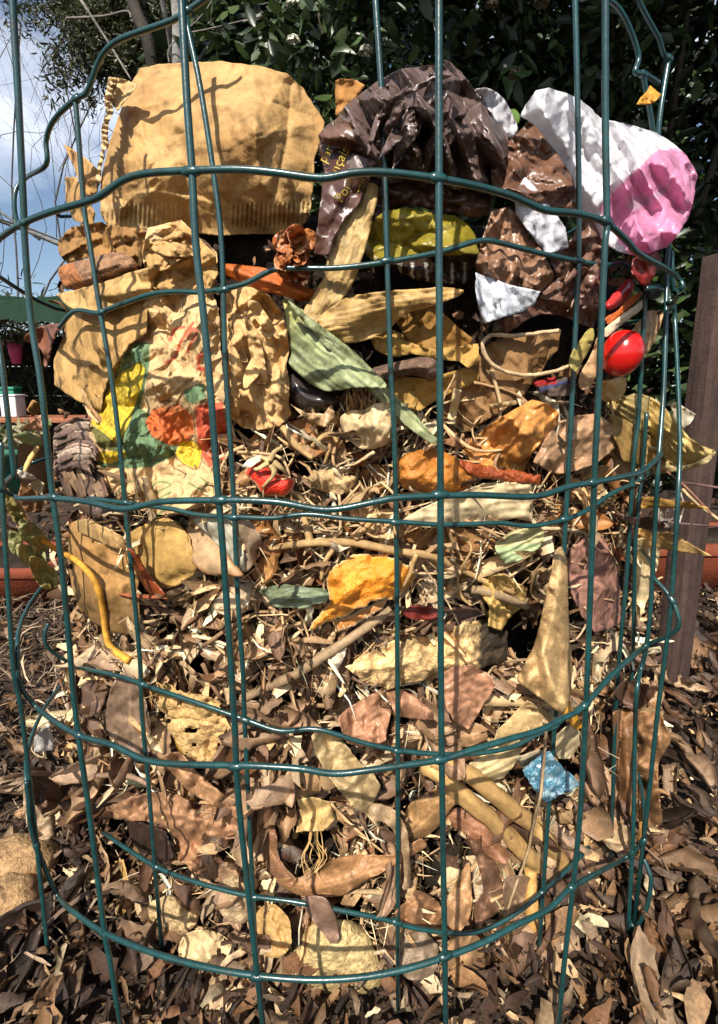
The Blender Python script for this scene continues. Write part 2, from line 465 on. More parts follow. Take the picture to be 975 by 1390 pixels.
SEED = [100]
HERO = []
def S(name, label, cat, poly, col, out=4, mat='paper', group=None, parent=None, bulge=0, bw=20, crum=None, pleat=None, curl=None,
      tilt=(0, 0), thk=0.45, back=0, step=4, smooth=False, jit=0.6, paint=None, vein=None, edge=0.0, mottle=0.14, wave=0, ell=HEAP,
      edgecol=None, holes=0, base=None, seed=None, push=None, lift=1.0, extra=None):
    SEED[0] += 1
    sd = seed or SEED[0]
    B, V, T = sheet_pts(poly, step, smooth, jit, sd)
    if holes:
        hn = vn(V[:, 0] / 11, V[:, 1] / 11, sd + 77)
        T = T[~((hn[T] > 1 - holes).all(1))]
    cen = np.asarray(poly, float).mean(0)
    if ell is HEAP:
        HERO.append(np.asarray(poly, float))
    ext = np.ptp(np.asarray(poly, float), axis=0).max()
    if mat in ('leaf', 'husk', 'skin') and tuple(tilt) == (0, 0) and 24 < ext < 150 and out < 30:
        rt = np.random.default_rng(sd + 999)
        tilt = tuple(rt.normal(size=2) * np.array((1, .8)) * 1300 / ext)
        out = out + 3
    if mat == 'leaf':
        lift = lift * 2.0
    elif mat in ('husk', 'skin'):
        lift = lift * 1.4
    def relief(P):
        d, _ = segdist(P, B, True)
        h = np.full(len(P), float(out))
        thin = mat in ('leaf', 'husk', 'skin', 'clean', 'paper', 'wet', 'gloss')
        if bulge:
            if thin:
                h += bulge * .75 * np.sqrt(1 - np.exp(-(d / (bw * 1.9)) ** 2) + .02)
            else:
                h += bulge * (1 - np.exp(-d / bw))
        if mat == 'gloss':
            lf = lift * .2
        elif mat in ('paper', 'clean', 'wet'):
            lf = lift * .5
        else:
            lf = lift
        if thin and lift:
            ex = np.exp(-d / (7 + .25 * bw))
            h += ex * lf * 3.2 * (vn(P[:, 0] / 17 + 3, P[:, 1] / 17, sd + 41) - .42) * 2
            h += (1 - ex) * lf * 1.2 * fbm(P[:, 0] / 13, P[:, 1] / 13, sd + 43, 3)
        if crum:
            h += crumple(P, crum[0], sd, crum[2] if len(crum) > 2 else 3) * crum[1]
        if pleat:
            a = math.radians(pleat[0])
            q = P[:, 0] * -math.sin(a) + P[:, 1] * math.cos(a)
            along = P[:, 0] * math.cos(a) + P[:, 1] * math.sin(a)
            q = q + fbm(along / (pleat[1] * 5), q / (pleat[1] * 3), sd + 3, 3) * pleat[1] * 2.0
            w = np.abs(((q / pleat[1]) % 1.0) - 0.5) * 2
            h += pleat[2] * (w - 0.5) * (0.6 + vn(along / (pleat[1] * 4), q / pleat[1], sd))
        if curl:
            h += curl[1] * np.exp(-d / curl[0])
        if wave:
            h += wave * (1.8 if mat == 'leaf' else 1.0) * fbm(P[:, 0] / 28, P[:, 1] / 28, sd + 9, 3) * 2
        if vein is not None:
            vd, _ = segdist(P, vein['line'])
            h += vein.get('fold', 0) * 3.2 * np.minimum(vd / 20.0, 2.5) - 0.9 * np.exp(-(vd / 2.5) ** 2)
        h += (P - cen) @ np.asarray(tilt) / 100.0
        if push:
            q = np.maximum(P[:, 0] - push[0], 0)
            h += q * q / (q + 25) * push[1]
        if extra is not None:
            h += extra(P, d)
        return h, d
    h, d = relief(V)
    if vein is not None:
        vd, va = segdist(V, vein['line'])
        sw = vein.get('wl', 14)
        ph = ((va - 0.9 * vd) / sw) % 1.0
        side = np.exp(-((ph - 0.5) / 0.09) ** 2) * np.clip(vd / 6, 0, 1)
        h = h - 0.35 * side
    tb = depth(V, ell, .15)
    t = tb - h / 1000.0
    R = rays(V)
    front = CAM + R * t[:, None]
    C = np.tile(np.asarray(col, float), (len(V), 1))
    if base is not None:
        C = base(V, C, d)
    m = 1 + mottle * 3.2 * fbm(V[:, 0] / 24, V[:, 1] / 24, sd + 2, 4) - (.35 if mat in ('leaf', 'husk', 'skin') else .12) * np.clip((vn(V[:, 0] / 9, V[:, 1] / 9, sd + 61) - .72) * 6, 0, 1) * vn(V[:, 0] / 40, V[:, 1] / 40, sd + 62)
    C = C * m[:, None]
    if edge:
        C = C * (1 - edge * np.exp(-d / 3.5))[:, None]
    if edgecol is not None:
        k = np.exp(-(d / edgecol[1]) ** 2)[:, None]
        C = C * (1 - k) + np.asarray(edgecol[0]) * k
    if vein is not None:
        k = (np.exp(-(vd / 1.8) ** 2) * 0.6 + side * 0.22)[:, None]
        C = C * (1 - k) + np.minimum(C * 1.7 + 0.03, 0.8) * k
    if pleat and len(pleat) > 3:
        a = math.radians(pleat[0])
        q = V[:, 0] * -math.sin(a) + V[:, 1] * math.cos(a)
        al = V[:, 0] * math.cos(a) + V[:, 1] * math.sin(a)
        C = C * (1 + pleat[3] * 3 * fbm(q / (pleat[1] * 0.5), al / (pleat[1] * 9), sd + 6, 3))[:, None]
    if paint is not None:
        C = paint(V, C, d)
    C = C * {'paper': .84, 'wet': .84, 'clean': .93}.get(mat, 1.0)
    C = np.clip(C, 0.002, 0.82)
    bt = t + thk / 1000.0 + (back / 1000.0) * (1 - np.exp(-d / max(bw, 4)))
    Bk = CAM + R * bt[:, None]
    n = len(V)
    E = {}
    for a_, b_ in np.vstack([T[:, [0, 1]], T[:, [1, 2]], T[:, [2, 0]]]).tolist():
        if (b_, a_) in E:
            del E[(b_, a_)]
        else:
            E[(a_, b_)] = 1
    rim = np.array([(a_, a_ + n, b_ + n, b_) for a_, b_ in E], int)
    me = raw_mesh(name, np.vstack([front, Bk]), [np.vstack([T, T[:, ::-1] + n]), rim], np.vstack([C, C]))
    o = link(name, me, M[mat], parent)
    tag(o, label, cat, group)
    def surf(P, lift=0.4):
        P = np.asarray(P, float).reshape(-1, 2)
        hh, _ = relief(P)
        return CAM + rays(P) * (depth(P, ell, .15) - (hh + lift) / 1000.0)[:, None]
    return o, surf

def folds(parent, poly, col, out, n, r0, r1, mat, seed, paint=None, crum=(22, 5), name='fold', ang=None, asp=2.0):
    """loose creased flaps of the same sheet lying over its body"""
    rg = np.random.default_rng(seed)
    poly = np.asarray(poly, float); lo, hi = poly.min(0), poly.max(0); k = 0
    while k < n:
        c = lo + (hi - lo) * rg.random(2)
        r = r0 + (r1 - r0) * rg.random()
        a = rg.random() * 6.28 if ang is None else math.radians(ang) + rg.normal() * .35
        th = np.sort(rg.random(6)) * 6.28
        q = np.stack([np.cos(th) * r * asp * .7, np.sin(th) * r / asp * (.7 + .5 * rg.random(6))], 1)
        q = c + q @ np.array([[math.cos(a), math.sin(a)], [-math.sin(a), math.cos(a)]])
        ar = 0.5 * abs(np.sum(q[:, 0] * np.roll(q[:, 1], -1) - q[:, 1] * np.roll(q[:, 0], -1)))
        if not inpoly(q, poly).all() or ar < r * r * .5:
            k += .05
            continue
        S(name, None, None, q, np.asarray(col) * (.9 + .2 * rg.random()), out + rg.random() * 3, mat, parent=parent, bulge=1.5, bw=6, crum=crum,
          tilt=(rg.normal() * 14, rg.normal() * 14), step=2.4, thk=.3, paint=paint, jit=.5, smooth=True)
        k += 1

def tube_arrays(pts, rad, seg=7, caps=True):
    pts = np.asarray(pts, float)
    n = len(pts)
    rad = np.broadcast_to(np.asarray(rad, float), (n,)) if np.ndim(rad) == 0 or len(np.atleast_1d(rad)) == n else np.interp(np.linspace(0, 1, n), np.linspace(0, 1, len(rad)), rad)
    tg = np.gradient(pts, axis=0)
    tg /= np.maximum(np.linalg.norm(tg, axis=1, keepdims=True), 1e-9)
    up = np.array([0, 0, 1.0]) if abs(tg[0, 2]) < 0.9 else np.array([1.0, 0, 0])
    N = np.zeros((n, 3)); a = np.cross(tg[0], up); a /= np.linalg.norm(a)
    for k in range(n):
        a = a - tg[k] * (a @ tg[k]); a /= max(np.linalg.norm(a), 1e-9); N[k] = a
    Bn = np.cross(tg, N)
    th = np.linspace(0, 2 * math.pi, seg, endpoint=False)
    V = pts[:, None] + rad[:, None, None] * (np.cos(th)[None, :, None] * N[:, None] + np.sin(th)[None, :, None] * Bn[:, None])
    V = V.reshape(-1, 3)
    i = np.arange(n - 1)[:, None] * seg; j = np.arange(seg)[None]
    Q = np.stack([i + j, i + (j + 1) % seg, i + seg + (j + 1) % seg, i + seg + j], -1).reshape(-1, 4)
    fs = [Q]
    if caps:
        V = np.vstack([V, pts[:1], pts[-1:]])
        jj = np.arange(seg)
        c0 = np.stack([np.full(seg, n * seg), (jj + 1) % seg, jj], 1)
        c1 = np.stack([np.full(seg, n * seg + 1), (n - 1) * seg + jj, (n - 1) * seg + (jj + 1) % seg], 1)
        fs.append(np.vstack([c0, c1]))
    return V, fs

def tube(name, pts, rad, col, mat, parent=None, seg=7, label=None, cat=None, group=None, sub=5, rough=0.0, seed=0):
    p = catmull(pts, sub) if sub > 1 else np.asarray(pts, float)
    V, fs = tube_arrays(p, rad, seg)
    if rough:
        q = V * 400
        V = V + (np.stack([vn(q[:, 0] + q[:, 2], q[:, 1], seed + k) for k in range(3)], 1) - 0.5) * rough
    n = len(V)
    C = np.tile(np.asarray(col, float), (n, 1)) * (1 + 0.35 * (vn(V[:, 0] * 300 + V[:, 1] * 150, V[:, 2] * 300, seed) - 0.5))[:, None]
    if mat in ('twig', 'husk'):
        kk = np.arange(n)
        C = C * (.72 + .5 * vn((kk % seg) * 1.7 + seed, kk // seg * .11, seed + 5))[:, None]
    return tag(link(name, raw_mesh(name, V, fs, C), M[mat], parent), label, cat, group)

def ptube(name, px, out, rad, col, mat='twig', label=None, cat=None, group=None, parent=None, ell=HEAP, seg=7, rough=0.0006, seed=0):
    """a stem laid on the heap along a line; radii in millimetres"""
    px = np.asarray(px, float)
    q = catmull(px, 5)
    oo = np.interp(np.linspace(0, 1, len(q)), np.linspace(0, 1, len(np.atleast_1d(out))), np.atleast_1d(out)) if np.ndim(out) else np.full(len(q), float(out))
    p = CAM + rays(q) * (depth(q, ell, .1) - oo / 1000.0)[:, None]
    return tube(name, p, np.atleast_1d(rad) / 1000.0 if np.ndim(rad) else rad / 1000.0, col, mat, parent, seg, label, cat, group, sub=1, rough=rough, seed=seed)

def box_arrays(sx, sy, sz, bev=0.0):
    x, y, z = sx / 2, sy / 2, sz
    V = np.array([(-x, -y, 0), (x, -y, 0), (x, y, 0), (-x, y, 0), (-x, -y, z), (x, -y, z), (x, y, z), (-x, y, z)], float)
    Fq = np.array([(0, 3, 2, 1), (4, 5, 6, 7), (0, 1, 5, 4), (1, 2, 6, 5), (2, 3, 7, 6), (3, 0, 4, 7)])
    return V, Fq

def box(name, size, loc, col, mat, parent=None, rz=0.0, bevel=0.0):
    V, Fq = box_arrays(*size)
    me = raw_mesh(name, V, Fq, np.tile(col, (8, 1)), smooth=False)
    me.materials.append(M[mat])
    o = bpy.data.objects.new(name, me)
    COL.objects.link(o)
    o.location = loc; o.rotation_euler = (0, 0, rz)
    if parent is not None:
        o.parent = parent; o.location = Vector(loc) - Vector(parent.location)
    if bevel:
        b = o.modifiers.new('bevel', 'BEVEL'); b.width = bevel; b.segments = 2
    return o

def flakes(pos, nrm, length, width, cols, rg, curl=0.4):
    """many small bent leaf-shaped pieces as arrays: 7 vertices and 6 triangles each"""
    n = len(pos)
    nrm = nrm / np.linalg.norm(nrm, axis=1, keepdims=True)
    r = rg.normal(size=(n, 3))
    a = np.cross(nrm, r); a /= np.linalg.norm(a, axis=1, keepdims=True)
    b = np.cross(nrm, a)
    L_ = length[:, None]; W_ = width[:, None]; c = (curl * (rg.random((n, 1)) - 0.3)) * L_
    f = (rg.random((n, 1)) - 0.2) * W_ * 0.7
    k1 = 0.75 + 0.5 * rg.random((n, 1)); k2 = 0.75 + 0.5 * rg.random((n, 1))
    V = np.stack([pos - a * L_ * 0.5 + nrm * c,
                  pos - a * L_ * 0.12 + b * W_ * 0.5 * k1 + nrm * f,
                  pos - a * L_ * 0.1,
                  pos - a * L_ * 0.12 - b * W_ * 0.5 * k2 + nrm * f,
                  pos + a * L_ * 0.24 + b * W_ * 0.38 * k2 + nrm * f,
                  pos + a * L_ * 0.24 - b * W_ * 0.38 * k1 + nrm * f,
                  pos + a * L_ * 0.52 + nrm * c * 0.8], 1).reshape(-1, 3)
    i = np.arange(n)[:, None] * 7
    tri = np.array([(0, 2, 1), (0, 3, 2), (1, 2, 4), (2, 3, 5), (4, 2, 6), (2, 5, 6)])
    T = (i[:, :, None] + tri[None]).reshape(-1, 3)
    return V, T, np.repeat(cols, 7, 0)

def shreds(pos, nrm, length, width, cols, rg, bend=1.6, cross=.5):
    """curled irregular strips: five stations, three points across each"""
    n = len(pos)
    nrm = nrm / np.linalg.norm(nrm, axis=1, keepdims=True)
    a = np.cross(nrm, rg.normal(size=(n, 3))); a /= np.linalg.norm(a, axis=1, keepdims=True)
    b = np.cross(nrm, a)
    s = np.linspace(-.5, .5, 5)[None]
    k = rg.normal(size=(n, 1)) * bend
    k = np.where(np.abs(k) < .05, .05, k)
    x = np.sin(k * s) / k; z = (1 - np.cos(k * s)) / k
    z = z - z.mean(1, keepdims=True)
    prof = np.array([.35, .9, 1.0, .85, .25])[None] * (.45 + .9 * rg.random((n, 5)))
    off = (rg.random((n, 5)) - .5) * .5
    tw = rg.normal(size=(n, 1)) * 1.1 * s
    cz = rg.normal(size=(n, 1)) * cross
    L_ = length[:, None]; W_ = width[:, None]
    P = []
    for q in (-1, 0, 1):
        y = (q * .5 * prof + off * .4) * W_
        zz = z * L_ + cz * W_ * (abs(q) - .5) * prof
        yy = y * np.cos(tw) - (cz * W_ * (abs(q) - .5)) * np.sin(tw); zz = zz + y * np.sin(tw)
        P.append(pos[:, None] + a[:, None] * (x * L_)[..., None] + b[:, None] * yy[..., None] + nrm[:, None] * zz[..., None])
    V = np.stack(P, 2).reshape(-1, 3)
    i = np.arange(n)[:, None] * 15
    q = []
    for st in range(4):
        for m in range(2):
            q.append((st * 3 + m, st * 3 + m + 1, st * 3 + m + 4, st * 3 + m + 3))
    Q = (i[:, :, None] + np.array(q)[None]).reshape(-1, 4)
    C = np.repeat(cols, 15, 0) * (.8 + .4 * rg.random((n * 15, 1)))
    return V, Q, C

def shred_cloud(name, pos, nrm, length, width, cols, mat, rg, bend=1.6, cross=.5):
    V, Q, C = shreds(pos, nrm, length, width, cols, rg, bend, cross)
    return link(name, raw_mesh(name, V, Q, np.clip(C, .002, .8)), M[mat])

def cloud(name, pos, nrm, length, width, cols, mat, rg, parent=None, curl=0.4, smooth=False):
    V, T, C = flakes(pos, nrm, length, width, cols, rg, curl)
    return link(name, raw_mesh(name, V, T, C, smooth), M[mat], parent)

def pal(cols, n, rg, var=0.25):
    c = np.array(cols)[rg.integers(0, len(cols), n)]
    return np.clip(c * (1 + var * (rg.random((n, 1)) - 0.5) * 2), 0.002, 0.8)
# ------------------------------------------------------------------ the setting: ground
def make_ground():
    u = np.linspace(-1, 1, 171)
    x = np.sign(u) * (np.abs(u) * 1.1 + 70 * np.abs(u) ** 6)
    X, Y = np.meshgrid(x, x + 0.3)
    r = np.hypot(X, Y)
    Z = fbm(X * 14, Y * 14, 3, 4) * 0.022 * np.clip(1.5 - r / 4, 0.2, 1) + fbm(X * 1.2, Y * 1.2, 5, 3) * 0.03 - 0.006
    V = np.stack([X, Y, Z], -1).reshape(-1, 3)
    n = len(x)
    i = (np.arange(n - 1)[:, None] * n + np.arange(n - 1)[None]).ravel()
    Q = np.stack([i, i + 1, i + n + 1, i + n], 1)
    C = np.tile((0.06, 0.04, 0.027), (len(V), 1)) * (1 + 0.8 * fbm(X.ravel() * 5, Y.ravel() * 5, 8, 3))[:, None]
    o = link('ground', raw_mesh('ground', V, Q, C), M['soil'], centre=False)
    tag(o, kind='structure')
make_ground()

# brown post to the right of the bin
pp = on_ground(909, 934)
post = empty('fence_post', pp, 'upright brown post standing on the ground right of the wire bin', 'post')
ph = 0.475
V, Fq = box_arrays(0.032, 0.03, ph)
nz_ = 14
prof = [(-0.0145, -0.011), (0.0145, -0.011), (0.0145, 0.011), (-0.0145, 0.011)]
VV = []; QQ = []
for k in range(nz_ + 1):
    for (x, y) in prof:
        VV.append((x + random.uniform(-1, 1) * 0.0004, y + random.uniform(-1, 1) * 0.0004, ph * k / nz_ - 0.01))
for k in range(nz_):
    for j in range(4):
        QQ.append((k * 4 + j, k * 4 + (j + 1) % 4, k * 4 + 4 + (j + 1) % 4, k * 4 + 4 + j))
QQ.append((nz_ * 4, nz_ * 4 + 1, nz_ * 4 + 2, nz_ * 4 + 3))
me = raw_mesh('shaft', np.array(VV), np.array(QQ), np.tile(K(78, 60, 53), (len(VV), 1)), smooth=False)
me.materials.append(M['post'])
sh = bpy.data.objects.new('shaft', me); COL.objects.link(sh); sh.parent = post
sh.rotation_euler = (0, 0.02, 0.35)
bv = sh.modifiers.new('bevel', 'BEVEL'); bv.width = 0.0015; bv.segments = 2; bv.angle_limit = 1.0

stake = at(936, 640, 0.9); st2 = at(962, 385, 0.9)
tube('garden_cane', [np.array([stake[0] - 0.012, stake[1], 0.0]), stake, st2], 0.0022, K(120, 110, 95), 'twig', None, 6,
     'thin grey cane leaning in front of the dark shrub behind the brown post', 'cane', sub=1)

# terracotta troughs
def trough(px0, px1, pyt, pyb, label):
    a = on_ground((px0 + px1) / 2, pyb)
    t = a[1] / (CP + (CY - pyb) / F * SP)
    w = (px1 - px0) / F * t
    h = (pyb - pyt) / F * t * 1.0
    d = 0.16
    root = empty('terracotta_trough', (a[0], a[1] + d / 2, 0), label, 'planter')
    def ring(s0, s1, z):
        return [(-w / 2 * s0, -d / 2 * s1, z), (w / 2 * s0, -d / 2 * s1, z), (w / 2 * s0, d / 2 * s1, z), (-w / 2 * s0, d / 2 * s1, z)]
    rs = [ring(.95, .88, 0), ring(.985, .95, h * .78)]
    V = np.array(sum(rs, []))
    Q = [(0, 3, 2, 1)] + [(k, (k + 1) % 4, 4 + (k + 1) % 4, 4 + k) for k in range(4)]
    me = raw_mesh('body', V, np.array(Q), np.tile(K(124, 62, 40), (8, 1)), smooth=False); me.materials.append(M['terra'])
    o = bpy.data.objects.new('body', me); COL.objects.link(o); o.parent = root
    rs = [ring(1, 1, h * .78), ring(1.01, 1.03, h), ring(.95, .86, h), ring(.94, .85, h * .8)]
    V = np.array(sum(rs, []))
    Q = []
    for q in range(3):
        Q += [(q * 4 + k, q * 4 + (k + 1) % 4, q * 4 + 4 + (k + 1) % 4, q * 4 + 4 + k) for k in range(4)]
    me = raw_mesh('rim', V, np.array(Q), np.tile(K(132, 68, 46), (16, 1)), smooth=False); me.materials.append(M['terra'])
    o = bpy.data.objects.new('rim', me); COL.objects.link(o); o.parent = root
    V, Fq = box_arrays(w * .93, d * .82, h * .85)
    me = raw_mesh('potting_soil', V, Fq, np.tile((.04, .028, .02), (8, 1)), smooth=False); me.materials.append(M['soil'])
    o = bpy.data.objects.new('potting_soil', me); COL.objects.link(o); o.parent = root; o.location = (0, 0, 0.004)
trough(885, 1130, 738, 806, 'terracotta trough on the mulch behind the brown post at right')
trough(-150, 56, 772, 826, 'terracotta trough on the ground left of the wire bin')

# ------------------------------------------------------------------ shrubs and trees
rg = np.random.default_rng(5)
GREEN = [(0.022, 0.040, 0.010), (0.030, 0.052, 0.014), (0.018, 0.032, 0.010), (0.045, 0.07, 0.02), (0.012, 0.022, 0.008)]

def volume_points(n, c, r, rg, lumps=26, hollow=0.45):
    """points gathered in clumps through an ellipsoid"""
    cc = rg.normal(size=(lumps, 3)); cc /= np.linalg.norm(cc, axis=1, keepdims=True)
    cc *= (hollow + (1 - hollow) * rg.random((lumps, 1)) ** 0.6)
    k = rg.integers(0, lumps, n)
    q = rg.normal(size=(n, 3)) * 0.17 + cc[k]
    return np.asarray(c) + q * np.asarray(r), q

def shrub(name, label, cat, loc, size, n, leaf, cols, group=None, stems=4, seed=1, droop=0.3, aspect=0.45):
    rg = np.random.default_rng(seed)
    root = empty(name, loc, label, cat, group)
    c = np.array(loc) + np.array((0, 0, size[2]))
    pos, q = volume_points(n, c, size, rg, 60)
    pos = pos[pos[:, 2] > 0.03]
    n = len(pos)
    nr = rg.normal(size=(n, 3)) * 0.8 + np.array((0, -0.5, 0.7))
    ln_ = leaf * (0.6 + 0.7 * rg.random(n))
    cloud('foliage', pos, nr, ln_, ln_ * aspect, pal(cols, n, rg, 0.4), 'foliage', rg, root, 0.25)['kind'] = 'stuff'
    for k in range(stems):
        a = rg.random() * 6.28
        p = [np.array(loc) + np.array((0.05 * math.cos(a), 0.05 * math.sin(a), -0.02)),
             np.array(loc) + np.array((0.2 * size[0] * math.cos(a), 0.2 * size[1] * math.sin(a), size[2] * 0.7)),
             np.array(loc) + np.array((0.55 * size[0] * math.cos(a + .4), 0.55 * size[1] * math.sin(a + .4), size[2] * 1.5))]
        tube('stem', p, [0.018, 0.013, 0.005], (0.05, 0.04, 0.03), 'bark', root, 7, seed=k)
    return root

s1 = shrub('evergreen_shrub', 'dark glossy evergreen shrub with white flower heads behind the brown bag', 'shrub', (0.18, 1.95, 0), (0.62, 0.4, 1.05), 9000, 0.062, GREEN, 'dark evergreen shrubs behind the bin', seed=21)
s2 = shrub('evergreen_shrub', 'dark evergreen shrub directly behind the white and pink plastic bag', 'shrub', (1.0, 1.75, 0), (0.6, 0.42, 1.0), 9000, 0.055, GREEN, 'dark evergreen shrubs behind the bin', seed=22)
s3 = shrub('evergreen_shrub', 'dark evergreen shrub at the right edge, behind the thin grey cane', 'shrub', (1.75, 1.6, 0), (0.55, 0.42, 1.05), 7000, 0.055, GREEN, 'dark evergreen shrubs behind the bin', seed=23)
# white flower heads
for k, (px, py, r) in enumerate([(400, 8, .022), (398, 56, .016), (497, 72, .02), (700, 104, .02), (735, 6, .018), (668, 8, .014)]):
    t = 1.42 if px < 600 else 1.3
    c = at(px, py, t)
    n = 130
    d = rg.normal(size=(n, 3)); d[:, 2] = np.abs(d[:, 2]); d /= np.linalg.norm(d, axis=1, keepdims=True)
    white = px < 600
    cl = pal([(.72, .70, .55), (.6, .6, .5)] if white else [(.3, .26, .16), (.2, .17, .1)], n, rg)
    cloud('flower_cluster', c + d * np.array((r, r * .8, r * .9)), d, np.full(n, .008), np.full(n, .006), cl, 'foliage', rg, s1 if px < 690 else s2)['kind'] = 'stuff'
    if k < 4:
        ln_ = np.full(7, .075)
        pos = c + rg.normal(size=(7, 3)) * .03
        cloud('leaf_spray', pos, rg.normal(size=(7, 3)) + np.array((0, -.6, .8)), ln_, ln_ * .4, pal([(.05, .085, .03)], 7, rg), 'foliage', rg, s1 if px < 690 else s2)['kind'] = 'stuff'

# tall dark evergreens behind the shrubs
for (x, y, sx, sz, sd, lab) in [(-0.25, 3.3, 0.75, 1.9, 31, 'tall dark evergreen tree standing behind the paper filter and brown bag'),
                                (1.25, 3.3, 0.95, 2.0, 32, 'tall dark evergreen tree standing behind the plastic bag'),
                                (2.9, 3.0, 0.9, 2.0, 33, 'tall dark evergreen tree at the far right edge')]:
    shrub('evergreen_tree', lab, 'tree', (x, y, 0), (sx, 0.5, sz), 9000, 0.11, GREEN, 'tall evergreens behind the shrubs', 3, sd)
    
# unseen leaf canopy above the view, added to keep the shrubs in shade
n = 5200
pos = np.stack([-.15 + 2.9 * rg.random(n), .35 + 1.7 * rg.random(n), 1.75 + .5 * rg.random(n)], 1)
pos = pos[vn(pos[:, 0] * 4, pos[:, 1] * 4, 91) > .16]; n = len(pos)
ln_ = .09 + .07 * rg.random(n)
bo = cloud('added_shade_boughs', pos, rg.normal(size=(n, 3)) * .6 + np.array((0, -.3, 1)), ln_, ln_ * .5, pal(GREEN, n, rg, .3), 'foliage', rg, bpy.data.objects['evergreen_tree'], .3)
tag(bo, kind='stuff')
for k in range(4):
    tube('limb', [(1.25, 3.3, 1.5), (.6 + k * .5, 2.2, 1.9), (.2 + k * .75, .7, 1.95)], [.03, .02, .008], (.04, .035, .03), 'bark', bpy.data.objects['evergreen_tree.001'], 6)  # limbs carrying the added shade canopy
# conifer at upper left: drooping sprays on limbs, leaning trunk
croot = empty('conifer_tree', (-1.05, 3.3, 0), 'olive green conifer with drooping sprays at upper left against the sky', 'tree')
tube('trunk', [(-0.95, 3.35, 0), (-1.15, 3.35, 1.2), at(207, 85, 2.7), at(180, 0, 2.75), at(150, -160, 3.2)], [.05, .045, .034, .032, .02], (.035, .028, .022), 'bark', croot, 8)
limbs = []
for (a, b) in [((180, -10), (95, 45)), ((170, -60), (70, 10)), ((190, 20), (120, 105)), ((200, 40), (180, 125)), ((180, 0), (270, 60)), ((190, -30), (330, 50)),
               ((200, -60), (420, 40)), ((205, 50), (250, 118)), ((190, 0), (340, 110)), ((195, -20), (385, 95)), ((190, 30), (140, 120)), ((170, -80), (60, 50)),
               ((180, -20), (230, 40)), ((180, -90), (130, -10)), ((190, 10), (300, 80)), ((185, 5), (160, 70)), ((180, -20), (210, 75)),
               ((180, -110), (300, -20)), ((180, -140), (120, -60)), ((190, -90), (480, -10))]:
    t = 3.3 + rg.normal() * 0.22
    limbs.append((at(*a, 3.3), at(*b, t)))
PTS = []; NR = []
for a, b in limbs:
    mid = (a + b) / 2 + np.array((0, 0, 0.06))
    c = catmull([a, mid, b], 8)
    tube('limb', c, [.012, .004], (.04, .032, .025), 'bark', croot, 5, sub=1)
    n = 1700
    u = rg.random(n) ** 0.7
    q = np.stack([np.interp(u, np.linspace(0, 1, len(c)), c[:, k]) for k in range(3)], 1)
    cl = rg.integers(0, 26, n)
    off = rg.normal(size=(26, 3)) * np.array((.13, .10, .07)); off[:, 2] -= .05
    PTS.append(q * 0.35 + (np.stack([np.interp(np.linspace(.2, 1, 26), np.linspace(0, 1, len(c)), c[:, k]) for k in range(3)], 1))[cl] * 0.65 + off[cl] + rg.normal(size=(n, 3)) * np.array((.03, .03, .035)))
PTS = np.vstack(PTS); n = len(PTS)
ln_ = 0.03 + 0.035 * rg.random(n)
cloud('crown', PTS, rg.normal(size=(n, 3)) + np.array((0, -.4, .2)), ln_, ln_ * .2, pal([(.04, .05, .018), (.06, .066, .024), (.025, .034, .014), (.085, .085, .03)], n, rg, .4), 'foliage', rg, croot, .5)['kind'] = 'stuff'

# bare trees: grey trunk with branches, and a twiggy one at the far left
def branchy(name, label, start, end, rad, levels, col, seed, spread=0.6, n0=5, cat='tree', parent=None):
    rg = np.random.default_rng(seed)
    root = empty(name, (start[0], start[1], 0), label, cat)
    VS = []; FS3 = []; FS4 = []; off = 0
    first = True
    def grow(a, b, r, lev):
        nonlocal off, first
        l_ = np.linalg.norm(b - a)
        c = catmull([a, a * .66 + b * .34 + rg.normal(size=3) * l_ * 0.05, a * .33 + b * .67 + rg.normal(size=3) * l_ * 0.06, b], 3)
        if first:
            tube('trunk', c, [r, r * .7], col, 'bark', root, 8, sub=1); first = False
        else:
            V, fs = tube_arrays(c, [r, r * .45], 5)
            VS.append(V); FS4.append(fs[0] + off); FS3.append(fs[1] + off); off += len(V)
        if lev == 0:
            return
        dirv = b - a; l = np.linalg.norm(dirv)
        for k in range(n0):
            u = 0.3 + 0.7 * (k + rg.random()) / n0
            p = a + dirv * u
            d = dirv / l + rg.normal(size=3) * spread * np.array((1, .7, .8)); d /= np.linalg.norm(d)
            grow(p, p + d * l * (0.35 + 0.3 * rg.random()), r * .42, lev - 1)
    grow(np.asarray(start, float), np.asarray(end, float), rad, levels)
    V = np.vstack(VS)
    link('branches', raw_mesh('branches', V, [np.vstack(FS4), np.vstack(FS3)], np.tile(col, (len(V), 1))), M['bark'], root)['kind'] = 'stuff'
    return root
b0 = at(236, 82, 2.7); b1 = at(233, -60, 2.7)
branchy('bare_tree', 'pale grey bare trunk with thin branches in front of the conifer', (b0[0] - .02, b0[1], 0), b1, .036, 2, (.19, .18, .165), 41, .8, 5)
for k, (px, e) in enumerate([(10, (28, 30)), (60, (85, 95)), (-20, (-5, 60)), (110, (120, 150))]):
    a = at(px, 520, 3.6); b = at(*e, 3.6)
    branchy('bare_tree', ['slim bare twiggy tree against the sky at the far left', 'slim bare twiggy tree between the two left wires',
                          'bare twiggy tree cut by the left edge of the view', 'low bare twiggy tree against the sky beside the paper filter'][k],
            (a[0], a[1], 0), b, .007, 3, (.06, .05, .045), 50 + k, .55, 5)
